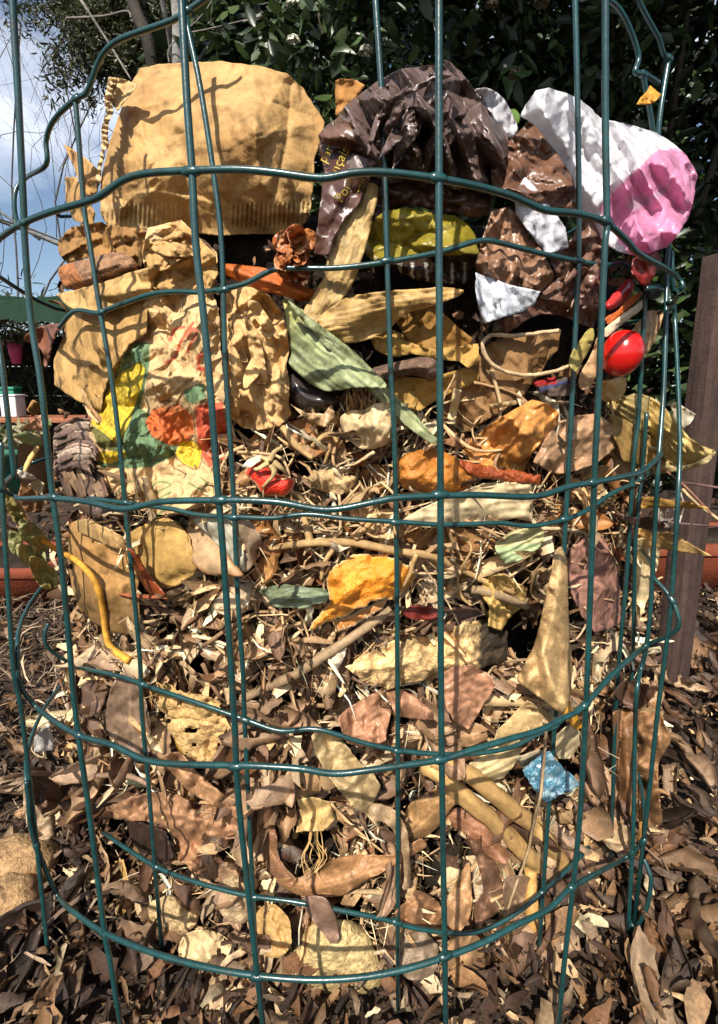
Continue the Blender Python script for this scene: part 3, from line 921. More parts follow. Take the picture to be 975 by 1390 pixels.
# long branches crossing the conifer
for k, (pts, r) in enumerate([([(90, 25), (140, 22), (172, 15), (178, 25)], .006), ([(110, 0), (150, 62), (178, 108)], .007), ([(330, 30), (372, 15), (383, -5)], .005),
                              ([(255, 45), (290, 38), (330, 28), (400, 12)], .004), ([(320, 56), (350, 68), (400, 70)], .003), ([(230, 85), (232, 62), (275, 20), (300, -20)], .004)]):
    tube('bare_branch', [at(x, y, 2.5) for x, y in pts], [r, r * .6], (.17, .155, .14), 'bark', bpy.data.objects['bare_tree'], 6, seed=k)

# left background beyond the bin
shrub('grassy_shrub', 'olive green feathery shrub beyond the green tarpaulin at left', 'shrub', (-1.75, 2.75, 0), (.5, .3, .44), 5000, .07, [(.07, .08, .025), (.1, .1, .035), (.05, .06, .02)], None, 3, 61, aspect=.12)
def tarp():
    X, Y = np.meshgrid(np.linspace(-2.1, -.95, 40), np.linspace(1.9, 2.6, 16))
    Z = .665 + (Y - 1.9) * .12 + fbm(X * 5, Y * 5, 4, 4) * .11 - .09 * np.clip((1.97 - Y) / .07, 0, 1) ** 2 - (X + 1.5) * .05
    V = np.stack([X, Y, Z], -1).reshape(-1, 3)
    w = 40
    i = (np.arange(15)[:, None] * w + np.arange(w - 1)[None]).ravel()
    Q = np.stack([i, i + 1, i + w + 1, i + w], 1)
    root = empty('green_tarpaulin', (-1.5, 2.2, 0), 'green tarpaulin roof stretched over poles at the left background', 'tarpaulin')
    link('canopy', raw_mesh('canopy', V, Q, np.tile(K(16, 44, 27), (len(V), 1))), M['terra'], root)
    for x, y in [(-2.05, 1.95), (-1.0, 1.95), (-2.05, 2.55), (-1.0, 2.55)]:
        tube('pole', [(x, y, -.01), (x, y, .64)], .012, (.12, .1, .08), 'bark', root, 6, sub=1)
tarp()
wall = empty('board_wall', (-1.6, 2.62, 0), 'dark board wall at the back of the shelter under the green tarpaulin', 'wall')
for k in range(4):
    box('board', (1.3, .02, .14), (-1.6, 2.62 + .001 * (k % 2), .03 + k * .145), (.02, .016, .013), 'bark', wall)
bn = empty('wooden_bench', (-1.32, 2.0, 0), 'low wooden bench carrying white boxes at the left background', 'bench')
for k in range(3):
    box('plank', (.8, .085, .018), (-1.32, 1.9 + .1 * k, .225), K(150, 95, 70), 'bark', bn, bevel=.003)
for x in (-1.65, -1.0):
    for y in (1.9, 2.1):
        box('leg', (.04, .04, .224), (x, y, 0), K(130, 85, 60), 'bark', bn)
for k, (px, w, c, lab) in enumerate([(6, .06, (225, 225, 225), 'white plastic box on the wooden bench, at the left edge'), (22, .075, (230, 230, 230), 'white plastic box on the wooden bench beside the thin wires')]):
    p = at(px, 560, 1.95)
    r = empty('white_box', (p[0], 1.94, .2435), lab, 'box')
    box('tub', (w, .06, .075), (p[0], 1.94, .2435), K(*c), 'paint', r, bevel=.004)
    box('lid', (w + .006, .066, .008), (p[0], 1.94, .319), K(*c), 'paint', r, bevel=.003)
p = at(20, 522, 2.08)
r = empty('teal_crate', (p[0], 2.06, .2435), 'teal plastic crate on the bench behind the white boxes', 'crate')
box('side', (.09, .05, .1), (p[0], 2.06, .2435), K(30, 130, 105), 'paint', r, bevel=.004)
box('rim', (.098, .058, .012), (p[0], 2.06, .3435), K(30, 130, 105), 'paint', r, bevel=.003)
p = at(23, 494, 2.25)
r = empty('pink_flowerpot', p, 'small pink pot with a plant hanging under the green tarpaulin', 'flowerpot')
V, fs = tube_arrays(np.array([p, p + np.array((0, 0, .05)), p + np.array((0, 0, .085))]), np.array([.018, .026, .028]), 14)
link('pot', raw_mesh('pot', V, fs, np.tile(K(235, 90, 150), (len(V), 1))), M['paint'], r)
tube('hanger', [p + np.array((0, 0, .08)), np.array((p[0], p[1], .655))], .0015, (.3, .3, .3), 'paint', r, 5, sub=1)
n = 60
cloud('plant', p + np.array((0, 0, .1)) + rg.normal(size=(n, 3)) * .02, rg.normal(size=(n, 3)), np.full(n, .03), np.full(n, .014), pal([(.12, .16, .06), (.3, .3, .2)], n, rg), 'foliage', rg, r)['kind'] = 'stuff'
for k, (px, h, c) in enumerate([(8, .17, (140, 140, 130)), (30, .15, (60, 110, 90)), (48, .2, (150, 120, 90))]):
    p = on_ground(px, 668)
    r = empty('stored_pot', (p[0], p[1], 0), ['grey pot on the ground under the bench at left', 'dull green pot on the ground under the bench', 'tan pot on the ground right of the bench'][k], 'pot')
    V, fs = tube_arrays(np.array([(p[0], p[1], 0), (p[0], p[1], h * .85), (p[0], p[1], h * .85), (p[0], p[1], h)]), np.array([.04, .055, .06, .062]), 16)
    link('pot_body', raw_mesh('pot_body', V, fs, np.tile(K(*c), (len(V), 1))), M['terra'], r)
    n = 70
    cloud('plant', np.array((p[0], p[1], h)) + rg.normal(size=(n, 3)) * np.array((.03, .03, .02)), rg.normal(size=(n, 3)) + np.array((0, 0, 1)), np.full(n, .05), np.full(n, .014), pal([(.12, .15, .06), (.25, .22, .12)], n, rg), 'foliage', rg, r)['kind'] = 'stuff'
# ------------------------------------------------------------------ the heap body and loose litter
def make_core():
    nt, nz = 220, 130
    th = np.linspace(0, 2 * math.pi, nt, endpoint=False)
    zz = np.linspace(-0.01, 0.44, nz)
    Tm, Zm = np.meshgrid(th, zz)
    top = np.clip((Zm - 0.40) / 0.04, 0, 1)
    k = np.sqrt(np.maximum(1 - top ** 2, 0.0004))
    foot = 1 + 0.12 * np.exp(-Zm / 0.03)
    lump = 1 + 0.16 * fbm(np.cos(Tm) * 5 + 9, np.sin(Tm) * 5 + Zm * 22, 12, 4) - .07 * np.clip((vn(np.cos(Tm) * 7, Zm * 38 + np.sin(Tm) * 3, 19) - .5) * 5, 0, 1)
    ex, ey, a, b = HEAP
    r = 0.87 * k * foot * lump
    X = ex + a * r * np.cos(Tm); Y = ey + b * r * np.sin(Tm)
    V = np.stack([X, Y, Zm + 0 * X], -1).reshape(-1, 3)
    V = np.vstack([V, [(ex, ey, 0.441)]])
    dv = V - CAM
    fw = dv @ np.array((0, CP, -SP)); up_ = dv @ np.array((0, SP, CP))
    px = np.stack([CX + F * dv[:, 0] / fw, CY - F * up_ / fw], 1)
    lp = lumps(px) * (V[:, 1] < ey)
    V = V - dv / np.linalg.norm(dv, axis=1, keepdims=True) * (np.clip(lp, -60, 6) * 1.05 / 1000.0)[:, None]
    i = (np.arange(nz - 1)[:, None] * nt + np.arange(nt)[None]).ravel()
    j = (np.arange(nz - 1)[:, None] * nt + (np.arange(nt)[None] + 1) % nt).ravel()
    Q = np.stack([i, j, j + nt, i + nt], 1)
    q = np.arange(nt) + (nz - 1) * nt
    T = np.stack([q, np.roll(q, -1), np.full(nt, len(V) - 1)], 1)
    C = np.tile((0.022, 0.015, 0.010), (len(V), 1)) * (1 + 1.2 * fbm(V[:, 0] * 60, V[:, 2] * 60 + V[:, 1] * 40, 3, 3))[:, None]
    o = link('compost_heap', raw_mesh('compost_heap', V, [Q, T], C), M['soil'], centre=False)
    tag(o, 'dark rotted compost heap filling the wire bin', 'compost heap', kind='stuff')
make_core()

rg = np.random.default_rng(77)
TAN = [K(222, 190, 146), K(200, 164, 120), K(172, 136, 98), K(236, 210, 168), K(150, 116, 84), K(126, 96, 70), K(214, 174, 122)]
DARK = [K(96, 66, 45), K(74, 52, 38), K(130, 92, 62), K(60, 44, 34), K(160, 120, 80)]
PALE = [K(236, 216, 178), K(224, 198, 154), K(206, 174, 128), K(188, 152, 110), K(246, 232, 202)]

def litter(name, label, cat, n, x0, x1, y0, y1, l0, l1, asp, cols, mat='chips', out=(-6, 4), seed=1, bend=1.7, cross=.5, thinlow=1.0):
    rg = np.random.default_rng(seed)
    P = np.stack([x0 + (x1 - x0) * rg.random(n), y0 + (y1 - y0) * rg.random(n)], 1)
    den = vn(P[:, 0] / 40, P[:, 1] / 40, seed)
    P = P[rg.random(n) < np.clip((den - .30) * 3.2, .06, 1)]
    cov = np.zeros(len(P), bool)
    for h in HERO:
        cc = h.mean(0)
        cov |= inpoly(P, cc + (h - cc) * .82)
    P = P[~cov]
    P = P[(lumps(P) > -13) | (rg.random(len(P)) < .15)]
    if thinlow < 1:
        P = P[(P[:, 1] < 950) | (rg.random(len(P)) < thinlow)]
    n = len(P)
    o = out[0] + (out[1] - out[0]) * rg.random(n)
    pos = onto(P, HEAP, o)
    nr = np.stack([(pos[:, 0] - HEAP[0]) / HEAP[2], (pos[:, 1] - HEAP[1]) / HEAP[3], np.full(n, .25)], 1) + rg.normal(size=(n, 3)) * .8
    ln_ = (l0 + (l1 - l0) * rg.random(n) ** 2.4) / 1000
    ob = shred_cloud(name, pos, nr, ln_, ln_ * asp * (.4 + 1.2 * rg.random(n)), pal(cols, n, rg, .4), mat, rg, bend, cross)
    tag(ob, label, cat, kind='stuff')
# loose litter on the ground around the bin
def ground_litter(name, label, cat, n, x0, x1, y0, y1, l0, l1, asp, cols, mat, seed, zmax=.012, up=1.0, keep=None, shade=1.0):
    rg = np.random.default_rng(seed)
    X = x0 + (x1 - x0) * rg.random(n); Y = y0 + (y1 - y0) * rg.random(n)
    if keep is not None:
        m = keep(X, Y); X = X[m]; Y = Y[m]
    n = len(X)
    pos = np.stack([X, Y, .002 + zmax * rg.random(n)], 1)
    nr = rg.normal(size=(n, 3)) * .5 + np.array((0, -.1, up))
    ln_ = (l0 + (l1 - l0) * rg.random(n) ** 2.6) / 1000
    ob = shred_cloud(name, pos, nr, ln_, ln_ * asp * (.4 + 1.2 * rg.random(n)), pal(cols, n, rg, .45) * shade, mat, rg)
    tag(ob, label, cat, kind='stuff')
GREY = [K(110, 88, 70), K(84, 66, 54), K(140, 114, 90), K(62, 48, 40), K(166, 138, 108)]
ground_litter('ground_mulch', 'brown leaf mulch and bark bits covering the ground', 'mulch', 30000, -.75, .95, .05, 1.25, 3, 24, .3, GREY + DARK + DARK, 'chips', 11, shade=.5)
ground_litter('front_litter', 'dry leaf bits lying in front of the wire bin', 'plant debris', 5000, -.4, .4, .05, .32, 4, 26, .3, TAN[1:6] + GREY + DARK + DARK, 'chips', 15, .02, shade=.62)
ground_litter('far_mulch', 'coarse brown mulch farther off under the shrubs', 'mulch', 6000, -2.6, 3.2, 1.0, 3.0, 15, 50, .5, DARK + GREY, 'chips', 12, .02)
ground_litter('pale_chips', 'pale wood chips scattered on the ground right of the bin', 'wood chips', 2600, .18, .75, .15, .8, 3, 14, .3, PALE[1:4] + TAN, 'chips', 13, .016, keep=lambda X, Y: vn(X * 9, Y * 9, 5) > .45)
ground_litter('dry_straw', 'grey dry straw and stems lying left of the bin', 'straw', 2600, -.62, -.16, .15, .8, 20, 60, .045, [K(150, 128, 104), K(120, 98, 78), K(180, 156, 128), K(90, 72, 58)], 'twig', 14, .02)

# ------------------------------------------------------------------ the recognisable things in the heap (outlines in photo pixels, laid on the heap surface)
BLACKP = K(45, 38, 36)
# --- big coffee filter at the top
CF = [(190, 92), (215, 87), (240, 85), (300, 83), (350, 89), (390, 100), (412, 120), (428, 145), (441, 165), (436, 190), (427, 215), (425, 260), (420, 296), (404, 314), (380, 318), (345, 318), (300, 320), (225, 312), (150, 312), (137, 290), (136, 250), (145, 205), (160, 160), (176, 118)]
croot2 = empty('paper_coffee_filter', onto((290, 310), HEAP, 0)[0], 'large used brown paper coffee filter standing at the top left of the heap', 'coffee filter')
def cf_relief(P, d):
    y0 = 276 - (P[:, 0] - 280) ** 2 * .00012
    band = np.clip((P[:, 1] - y0) / 3, 0, 1) * np.clip((y0 + 34 - P[:, 1]) / 3, 0, 1) * (np.abs(P[:, 0] - 278) > 34)
    h = .55 * band * np.sin(P[:, 0] * 2 * np.pi / 6.3 + P[:, 1] * .05)
    h -= 2.0 * np.clip((P[:, 1] - 290) / 30, 0, 1)
    for (x0, y0_, x1, y1_, am) in [(180, 130, 205, 262, 2.2), (255, 95, 250, 262, -1.6), (330, 92, 352, 250, 2.2), (395, 112, 372, 268, -2.6), (176, 150, 300, 118, 1.5), (300, 118, 428, 160, -1.8)]:
        dd, _ = segdist(P, [(x0, y0_), ((x0 + x1) / 2 + 6, (y0_ + y1_) / 2), (x1, y1_)])
        h += am * np.exp(-dd / 9)
    return h
def cf_paint(P, C, d):
    y0 = 276 - (P[:, 0] - 280) ** 2 * .00012
    band = np.clip((P[:, 1] - y0) / 3, 0, 1) * np.clip((y0 + 36 - P[:, 1]) / 3, 0, 1) * (np.abs(P[:, 0] - 278) > 34)
    k = (band * .7 * (.4 + .6 * (np.sin(P[:, 0] * 2 * np.pi / 6.3 + P[:, 1] * .05) > .2)))[:, None]
    C = C * (1 - k) + np.array(K(236, 200, 140)) * k
    st = np.clip(fbm(P[:, 0] / 55, P[:, 1] / 40, 9, 4) * 4 - .15, 0, 1)[:, None] * .45
    return C * (1 - st) + np.array(K(150, 100, 46)) * st
S('body', None, None, CF, K(216, 172, 110), -16, 'wet', parent=croot2, bulge=36, bw=46, lift=.25, crum=(170, 13, 4), back=45, step=2.2, paint=cf_paint, extra=cf_relief, thk=1, mottle=.1)
sp = [(150, 104), (160, 108), (152, 132), (153, 150), (146, 172), (146, 200), (138, 228), (136, 252), (128, 255), (132, 226), (138, 200), (137, 176), (144, 152), (142, 134), (146, 118)]
S('side_seam', None, None, sp, K(226, 190, 140), 8, 'clean', parent=croot2, pleat=(20, 9, 3.5), thk=1.2, step=2.5, jit=1.4)
S('flap', None, None, [(147, 104), (170, 108), (188, 116), (178, 128), (160, 152), (150, 140), (146, 120)], K(226, 190, 132), 5, 'clean', parent=croot2, crum=(22, 3), thk=1, step=3)
S('kraft_scrap', 'torn tan paper scrap sticking up left of the coffee filter', 'paper scrap', [(86, 194), (100, 204), (124, 220), (138, 236), (132, 262), (118, 268), (106, 240)], K(206, 158, 96), -12, crum=(40, 7), tilt=(20, 0), back=3)
S('kraft_scrap', 'folded tan paper scrap below the torn one, left of the coffee filter', 'paper scrap', [(88, 240), (104, 240), (116, 264), (130, 290), (126, 306), (100, 300), (90, 276)], K(206, 160, 98), -8, crum=(30, 6), tilt=(20, 0), back=3)
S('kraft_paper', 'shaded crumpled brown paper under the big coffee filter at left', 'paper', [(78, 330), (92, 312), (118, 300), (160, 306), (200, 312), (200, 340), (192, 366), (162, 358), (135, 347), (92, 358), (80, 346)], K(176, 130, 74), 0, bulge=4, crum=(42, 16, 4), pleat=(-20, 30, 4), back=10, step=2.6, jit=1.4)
S('caught_leaf', 'small golden dry leaf caught on the bent wires at the top right', 'leaf', [(864, 143), (870, 133), (878, 124), (882, 116), (889, 121), (899, 129), (892, 137), (882, 143)], K(226, 160, 60), 0, 'leaf', ell=OUTER, crum=(14, 4), tilt=(30, 10), step=2.4)
S('green_leaf', 'small fresh green leaf behind the notch between the brown and white bags', 'leaf', [(690, 150), (698, 148), (706, 156), (704, 168), (696, 172), (688, 162)], K(90, 120, 40), -14, 'husk', tilt=(10, 0), step=2.6, smooth=True)
S('mushroom_stem', 'grey brown curled stem with an orange cut end at the left edge of the heap', 'vegetable scrap', [(80, 366), (92, 358), (130, 348), (162, 342), (182, 352), (184, 368), (150, 380), (118, 392), (92, 392), (82, 380)], K(150, 112, 82), 8, 'rot', bulge=12, bw=14, pleat=(-14, 9, 1.2, .4), back=14, step=3,
  paint=lambda P, C, d: np.where((P[:, 0] < 104 + (P[:, 1] - 366) * .5)[:, None], C * .3 + np.array(K(196, 120, 60)) * .7, C), smooth=True)
# --- folded brown bag at left
fb = empty('brown_paper_bag', onto((140, 530), HEAP, 0)[0], 'flattened plain brown paper bag with a folded top at the left of the heap', 'paper bag')
S('panel', None, None, [(96, 420), (118, 400), (150, 396), (200, 400), (200, 452), (176, 468), (150, 508), (140, 540), (138, 558), (102, 542), (74, 522), (73, 488), (84, 462)], K(208, 164, 100), 4, parent=fb, bulge=5, crum=(90, 11, 4), pleat=(80, 45, 2), back=14, step=3)
S('folded_top', None, None, [(76, 400), (100, 394), (135, 384), (170, 372), (204, 362), (206, 398), (180, 404), (142, 424), (112, 424), (92, 416)], K(220, 178, 114), 12, parent=fb, bulge=6, crum=(60, 6), back=6, step=3)
S('brown_leaf', 'stiff reddish brown leaf curling out beside the flattened paper bag', 'leaf', [(32, 460), (52, 444), (80, 440), (72, 466), (66, 494), (60, 498), (56, 474)], K(140, 88, 66), 6, 'leaf', wave=8, tilt=(30, 0), smooth=True)
# --- printed bag
PB = [(200, 310), (224, 304), (246, 298), (264, 318), (278, 330), (294, 342), (297, 370), (288, 395), (297, 420), (300, 470), (304, 520), (306, 560), (309, 620), (300, 686), (268, 690), (240, 697), (216, 699), (184, 691), (160, 682), (142, 668), (128, 650), (132, 630), (124, 606), (120, 585), (126, 560), (140, 540), (155, 500), (178, 465), (192, 440), (197, 408), (206, 394), (200, 380), (194, 350)]
corn = [(190, 492), (197, 500), (194, 520), (188, 540), (180, 562), (168, 592), (160, 606), (140, 588), (122, 574), (138, 552), (148, 524), (164, 506)]
def pb_paint(P, C, d):
    Q = P + 1.6 * np.stack([fbm(P[:, 0] / 14, P[:, 1] / 14, 61, 2), fbm(P[:, 0] / 14, P[:, 1] / 14, 62, 2)], 1) * 2
    def fill(poly, col, k=.9):
        nonlocal C
        m = inpoly(Q, poly)[:, None] * k
        C = C * (1 - m) + np.array(col) * m
    def line(pts, w, col, k=.85, closed=False):
        nonlocal C
        dd, _ = segdist(Q, catmull(pts, 5, closed), closed)
        m = (np.clip((w - dd) / 1.0, 0, 1) * k)[:, None]
        C = C * (1 - m) + np.array(col) * m
    G = K(84, 130, 92); Y = K(226, 192, 36); O = K(226, 108, 48); D = K(70, 84, 50); Rd = K(214, 74, 48)
    fill([(186, 462), (204, 466), (202, 500), (194, 536), (190, 552), (206, 566), (226, 590), (242, 604), (240, 616), (206, 634), (166, 636), (136, 634), (132, 626), (158, 608), (174, 574), (184, 540), (188, 500), (176, 486)], G)
    fill([(178, 470), (186, 462), (190, 484), (166, 508), (150, 530), (158, 500)], K(120, 160, 120), .8)
    fill(corn, Y)
    fill([(121, 578), (140, 588), (160, 606), (152, 612), (134, 606)], K(96, 104, 40))
    fill([(136, 612), (168, 612), (172, 620), (150, 630), (134, 626)], Y)
    for row in range(4):
        for q in range(6):
            c = np.array((174 + row * 5 - q * 5.5, 500 + q * 14 + row * 4.0))
            if inpoly(c[None], corn)[0]:
                line(c + np.array([(3.5, 0), (0, 4), (-3.5, 0), (0, -4)]), .9, D, .8, True)
    line(corn, 1.3, D, .85, True)
    fill([(197, 572), (208, 556), (226, 552), (246, 550), (262, 566), (264, 588), (252, 602), (230, 604), (206, 592)], O)
    fill([(264, 552), (284, 546), (302, 546), (309, 600), (308, 632), (284, 634), (270, 612)], Rd)
    fill([(244, 600), (262, 598), (274, 612), (270, 636), (250, 630), (238, 618)], Y)
    fill([(250, 532), (268, 522), (278, 520), (280, 540), (262, 548), (254, 544)], G)
    fill([(214, 546), (236, 540), (250, 552), (240, 562), (224, 558)], K(150, 90, 50), .6)
    for pl in ([(197, 572), (208, 556), (226, 552), (246, 550), (262, 566), (264, 588), (252, 602), (230, 604), (206, 592)], [(264, 552), (284, 546), (302, 546), (309, 600), (308, 632), (284, 634), (270, 612)], [(244, 600), (262, 598), (274, 612), (270, 636), (250, 630), (238, 618)], [(250, 532), (268, 522), (278, 520), (280, 540), (262, 548), (254, 544)]):
        line(pl, 1.2, K(96, 60, 40), .8, True)
    for pts in [[(200, 470), (196, 520), (182, 570), (160, 614)], [(204, 480), (200, 540), (214, 590), (230, 612)], [(190, 556), (190, 600), (176, 630)], [(150, 632), (190, 618), (236, 612)], [(222, 552), (216, 578), (222, 602)], [(246, 552), (252, 576), (246, 602)], [(276, 550), (280, 590), (278, 630)], [(296, 550), (300, 590), (296, 630)], [(214, 540), (224, 556), (234, 544), (240, 558), (250, 546)]]:
        line(pts, 1.0, K(60, 84, 60), .75)
    for c, r in [((230, 578), 17), ((288, 590), 22), ((256, 618), 10)]:
        for s in (.35, .75):
            a = np.linspace(0, 6.28, 9)[:-1]
            line(np.array(c) + np.stack([np.cos(a) * r * s, np.sin(a) * r * s * 1.1], 1), .9, K(120, 50, 30), .7, True)
    for pts in [[(225, 492), (236, 486), (246, 464), (262, 438)], [(231, 462), (238, 448), (250, 444)], [(254, 478), (266, 452), (262, 446), (256, 458)], [(268, 486), (276, 480), (284, 484), (280, 498), (268, 500)], [(270, 482), (272, 500), (288, 502)]]:
        line(pts, 2.6, K(214, 84, 60), .85)
    for pts in [[(190, 672), (172, 684), (160, 680), (160, 668), (172, 656), (182, 652)], [(200, 674), (214, 668), (232, 657), (214, 654), (206, 664), (212, 678), (232, 668)], [(214, 698), (226, 690), (236, 682)], [(256, 656), (272, 664), (280, 656), (272, 648)]]:
        line(pts, 1.6, K(70, 130, 70), .85)
    line([(196, 440), (230, 432), (262, 430), (290, 436)], .8, K(180, 150, 120), .5)
    return C
pbag = empty('printed_paper_bag', onto((230, 690), HEAP, 0)[0], 'tan paper bag printed with yellow corn, orange vegetables and red lettering', 'paper bag')
pb, pbs = S('body', None, None, PB, K(228, 190, 136), 5, 'clean', parent=pbag, bulge=5, bw=12, crum=(74, 20, 4), pleat=(70, 52, 4), back=18, step=1.35, paint=pb_paint, thk=.6)
S('twisted_neck', None, None, [(200, 312), (226, 306), (246, 300), (268, 322), (292, 344), (296, 372), (286, 392), (256, 398), (226, 400), (206, 394), (198, 352)], K(216, 170, 106), 12, 'paper', parent=pbag, bulge=4, crum=(50, 14, 4), pleat=(-12, 34, 3), back=6, step=2.3)
folds(pbag, [(200, 312), (246, 300), (296, 350), (290, 395), (206, 394)], K(220, 174, 112), 19, 5, 18, 30, 'paper', 31, ang=-15)
# --- crumpled paper ball to its right
CP_ = [(300, 396), (318, 388), (340, 390), (366, 400), (380, 420), (388, 440), (393, 472), (389, 500), (394, 520), (392, 548), (396, 562), (380, 578), (356, 584), (330, 582), (312, 566), (305, 520), (302, 470), (298, 430)]
cpp = empty('crumpled_paper', onto((345, 580), HEAP, 0)[0], 'tightly crumpled light brown paper right of the printed bag', 'paper')
S('sheet', None, None, CP_, K(226, 182, 122), 6, 'clean', parent=cpp, bulge=4, bw=10, crum=(50, 17, 4), pleat=(70, 34, 3), back=14, step=2.2)
folds(cpp, CP_, K(228, 184, 124), 11, 7, 20, 40, 'clean', 32, crum=(26, 7), ang=75)
# --- dried flower like onion skin and orange peel strip
fl = empty('dried_onion_top', onto((400, 375), HEAP, 4)[0], 'crinkled orange brown dried onion top under the coffee filter', 'onion top')
for k in range(30):
    a = rg.random() * 6.28; r = 24 * rg.random() + 4
    c = np.array((400, 346)) + np.array((math.cos(a) * r * 1.2, math.sin(a) * r))
    pl = [tuple(c + np.array((math.cos(b) * (9 + 5 * rg.random()), math.sin(b) * (11 + 6 * rg.random())))) for b in np.linspace(0, 6.28, 7)[:-1]]
    S('petal', None, None, pl, K(*[(214, 136, 80), (190, 110, 60), (226, 158, 104)][k % 3]), 8 + 9 * rg.random(), 'skin', parent=fl, crum=(10, 3), pleat=(rg.random() * 180, 6, 1.2), tilt=(rg.normal() * 30, rg.normal() * 30), step=2.4, smooth=True, thk=.4)
S('orange_peel', 'dark orange peel strip curled under the dried onion top', 'peel', [(305, 358), (330, 360), (360, 364), (395, 380), (430, 397), (412, 409), (385, 402), (360, 396), (330, 386), (308, 374)], K(190, 96, 30), 4, 'peel', bulge=5, bw=8, pleat=(20, 18, 2), smooth=True, back=3, step=3)
# --- dry corn husks
hs = empty('corn_husk', onto((450, 420), HEAP, 8)[0], 'dry tan husk standing upright between the coffee filter and yellow bag', 'husk')
S('blade', None, None, [(494, 250), (508, 250), (514, 260), (506, 296), (497, 334), (483, 376), (466, 404), (436, 438), (412, 428), (420, 408), (438, 378), (450, 330), (462, 296), (480, 272)], K(206, 172, 112), 11, 'husk', parent=hs, bulge=5, bw=12, pleat=(108, 7, .9, .35), back=2, step=3, smooth=True)
hs = empty('corn_husk', onto((530, 420), HEAP, 8)[0], 'dry golden husk lying horizontally below the yellow bag', 'husk')
S('blade', None, None, [(430, 438), (445, 420), (469, 405), (500, 398), (530, 394), (570, 392), (600, 389), (630, 394), (618, 404), (580, 418), (548, 428), (530, 446), (506, 458), (472, 466), (446, 456)], K(206, 166, 102), 13, 'husk', parent=hs, bulge=7, bw=14, pleat=(-10, 7, .9, .4), back=4, step=3, smooth=True)
# --- green leek leaf
lk = empty('leek_leaf', onto((500, 500), HEAP, 10)[0], 'wilted grey green leek leaf tapering down to the right', 'leaf')
def leek_paint(P, C, d):
    k = np.clip((P[:, 0] + P[:, 1] - 790) / 70, 0, 1)[:, None]
    C = C * k + np.array(K(196, 178, 136)) * (1 - k) * C / C.mean(1, keepdims=True).clip(.05) * .9 + 0
    return C
S('blade', None, None, [(384, 406), (400, 412), (420, 428), (449, 452), (468, 470), (484, 484), (505, 502), (522, 518), (508, 526), (482, 526), (460, 530), (440, 530), (420, 520), (404, 506), (392, 494), (396, 478), (390, 450), (388, 426)], K(150, 158, 112), 13, 'husk', parent=lk, pleat=(38, 8.5, .8, .8), wave=3, step=2.6, smooth=True, paint=leek_paint)
S('folded_edge', None, None, [(392, 408), (412, 424), (449, 452), (484, 480), (512, 508), (540, 540), (566, 566), (592, 594), (588, 602), (562, 586), (532, 560), (508, 540), (482, 514), (452, 480), (424, 450), (404, 428)], K(158, 164, 118), 16, 'husk', parent=lk, bulge=4, bw=6, pleat=(44, 6, .8, .4), step=2.6, smooth=True, back=3)
S('aubergine_scrap', 'smooth black vegetable skin under the leek leaf', 'vegetable scrap', [(393, 508), (406, 512), (424, 524), (446, 534), (462, 544), (446, 556), (420, 560), (400, 550), (390, 534)], K(62, 54, 52), 6, 'tomato', bulge=9, bw=12, back=10, smooth=True, step=3)
# --- garlic
ga = empty('garlic_bulb', onto((500, 590), HEAP, 8)[0], 'halved garlic bulb with a brown root tuft in the centre', 'garlic')
S('bulb', None, None, [(462, 568), (474, 558), (492, 556), (512, 548), (532, 548), (538, 570), (536, 592), (518, 606), (496, 610), (478, 600), (466, 586)], K(226, 196, 148), 9, 'husk', parent=ga, bulge=12, bw=10, pleat=(80, 13, 1.2, .3), crum=(24, 6), back=10, smooth=True, step=2.4)
for k in range(34):
    a = (468 + 44 * rg.random(), 560 - 12 * rg.random())
    b = np.array(a) + np.array((rg.normal() * 9, -18 - 14 * rg.random()))
    ptube('root', [a, (np.array(a) + b) / 2 + rg.normal(size=2) * 3, b], [12, 15, 13 + rg.normal() * 3], [.5, .45, .25], pal([K(150, 112, 74), K(180, 140, 96), K(110, 80, 54)], 1, rg)[0], 'twig', parent=ga, seg=5)
S('garlic_skin', 'folded cream garlic skin left of the garlic bulb', 'garlic skin', [(394, 548), (416, 560), (440, 562), (450, 548), (456, 566), (446, 580), (430, 578), (414, 568)], K(216, 180, 132), 8, 'skin', crum=(18, 4), step=2.6)
# --- brown coated bag at the top centre
bb = empty('brown_bakery_bag', onto((560, 300), HEAP, 0)[0], 'shiny dark brown crumpled bakery bag with yellow lettering at the top of the heap', 'paper bag')
BR = K(98, 80, 74)
S('crown', None, None, [(432, 184), (446, 168), (459, 158), (470, 142), (486, 130), (510, 112), (543, 93), (570, 91), (590, 88), (602, 81), (612, 84), (626, 98), (638, 112), (650, 128), (668, 152), (690, 184), (690, 208), (668, 236), (664, 262), (640, 264), (600, 252), (560, 246), (520, 250), (495, 240), (470, 222), (440, 210)], BR, 6, 'gloss', parent=bb, bulge=12, bw=14, crum=(64, 18, 4), pleat=(62, 36, 14), back=55, step=2.1,
  paint=lambda P, C, d: C * (1 + .5 * np.clip(fbm(P[:, 0] / 40, P[:, 1] / 40, 3, 3) * 3, 0, 1))[:, None])
folds(bb, [(445, 190), (510, 116), (600, 92), (650, 132), (685, 190), (660, 250), (560, 240), (480, 220)], BR * 1.1, 20, 16, 24, 48, 'gloss', 33, crum=(30, 8), ang=-62, asp=2.8)
fp, fps = S('front_panel', None, None, [(432, 196), (450, 198), (470, 203), (492, 212), (510, 218), (504, 240), (496, 262), (486, 280), (470, 296), (456, 318), (446, 346), (426, 346), (430, 312), (436, 268), (440, 230)], K(88, 58, 48), 16, 'gloss', parent=bb, bulge=6, crum=(50, 3, 2), step=2.4, back=8, lift=0)
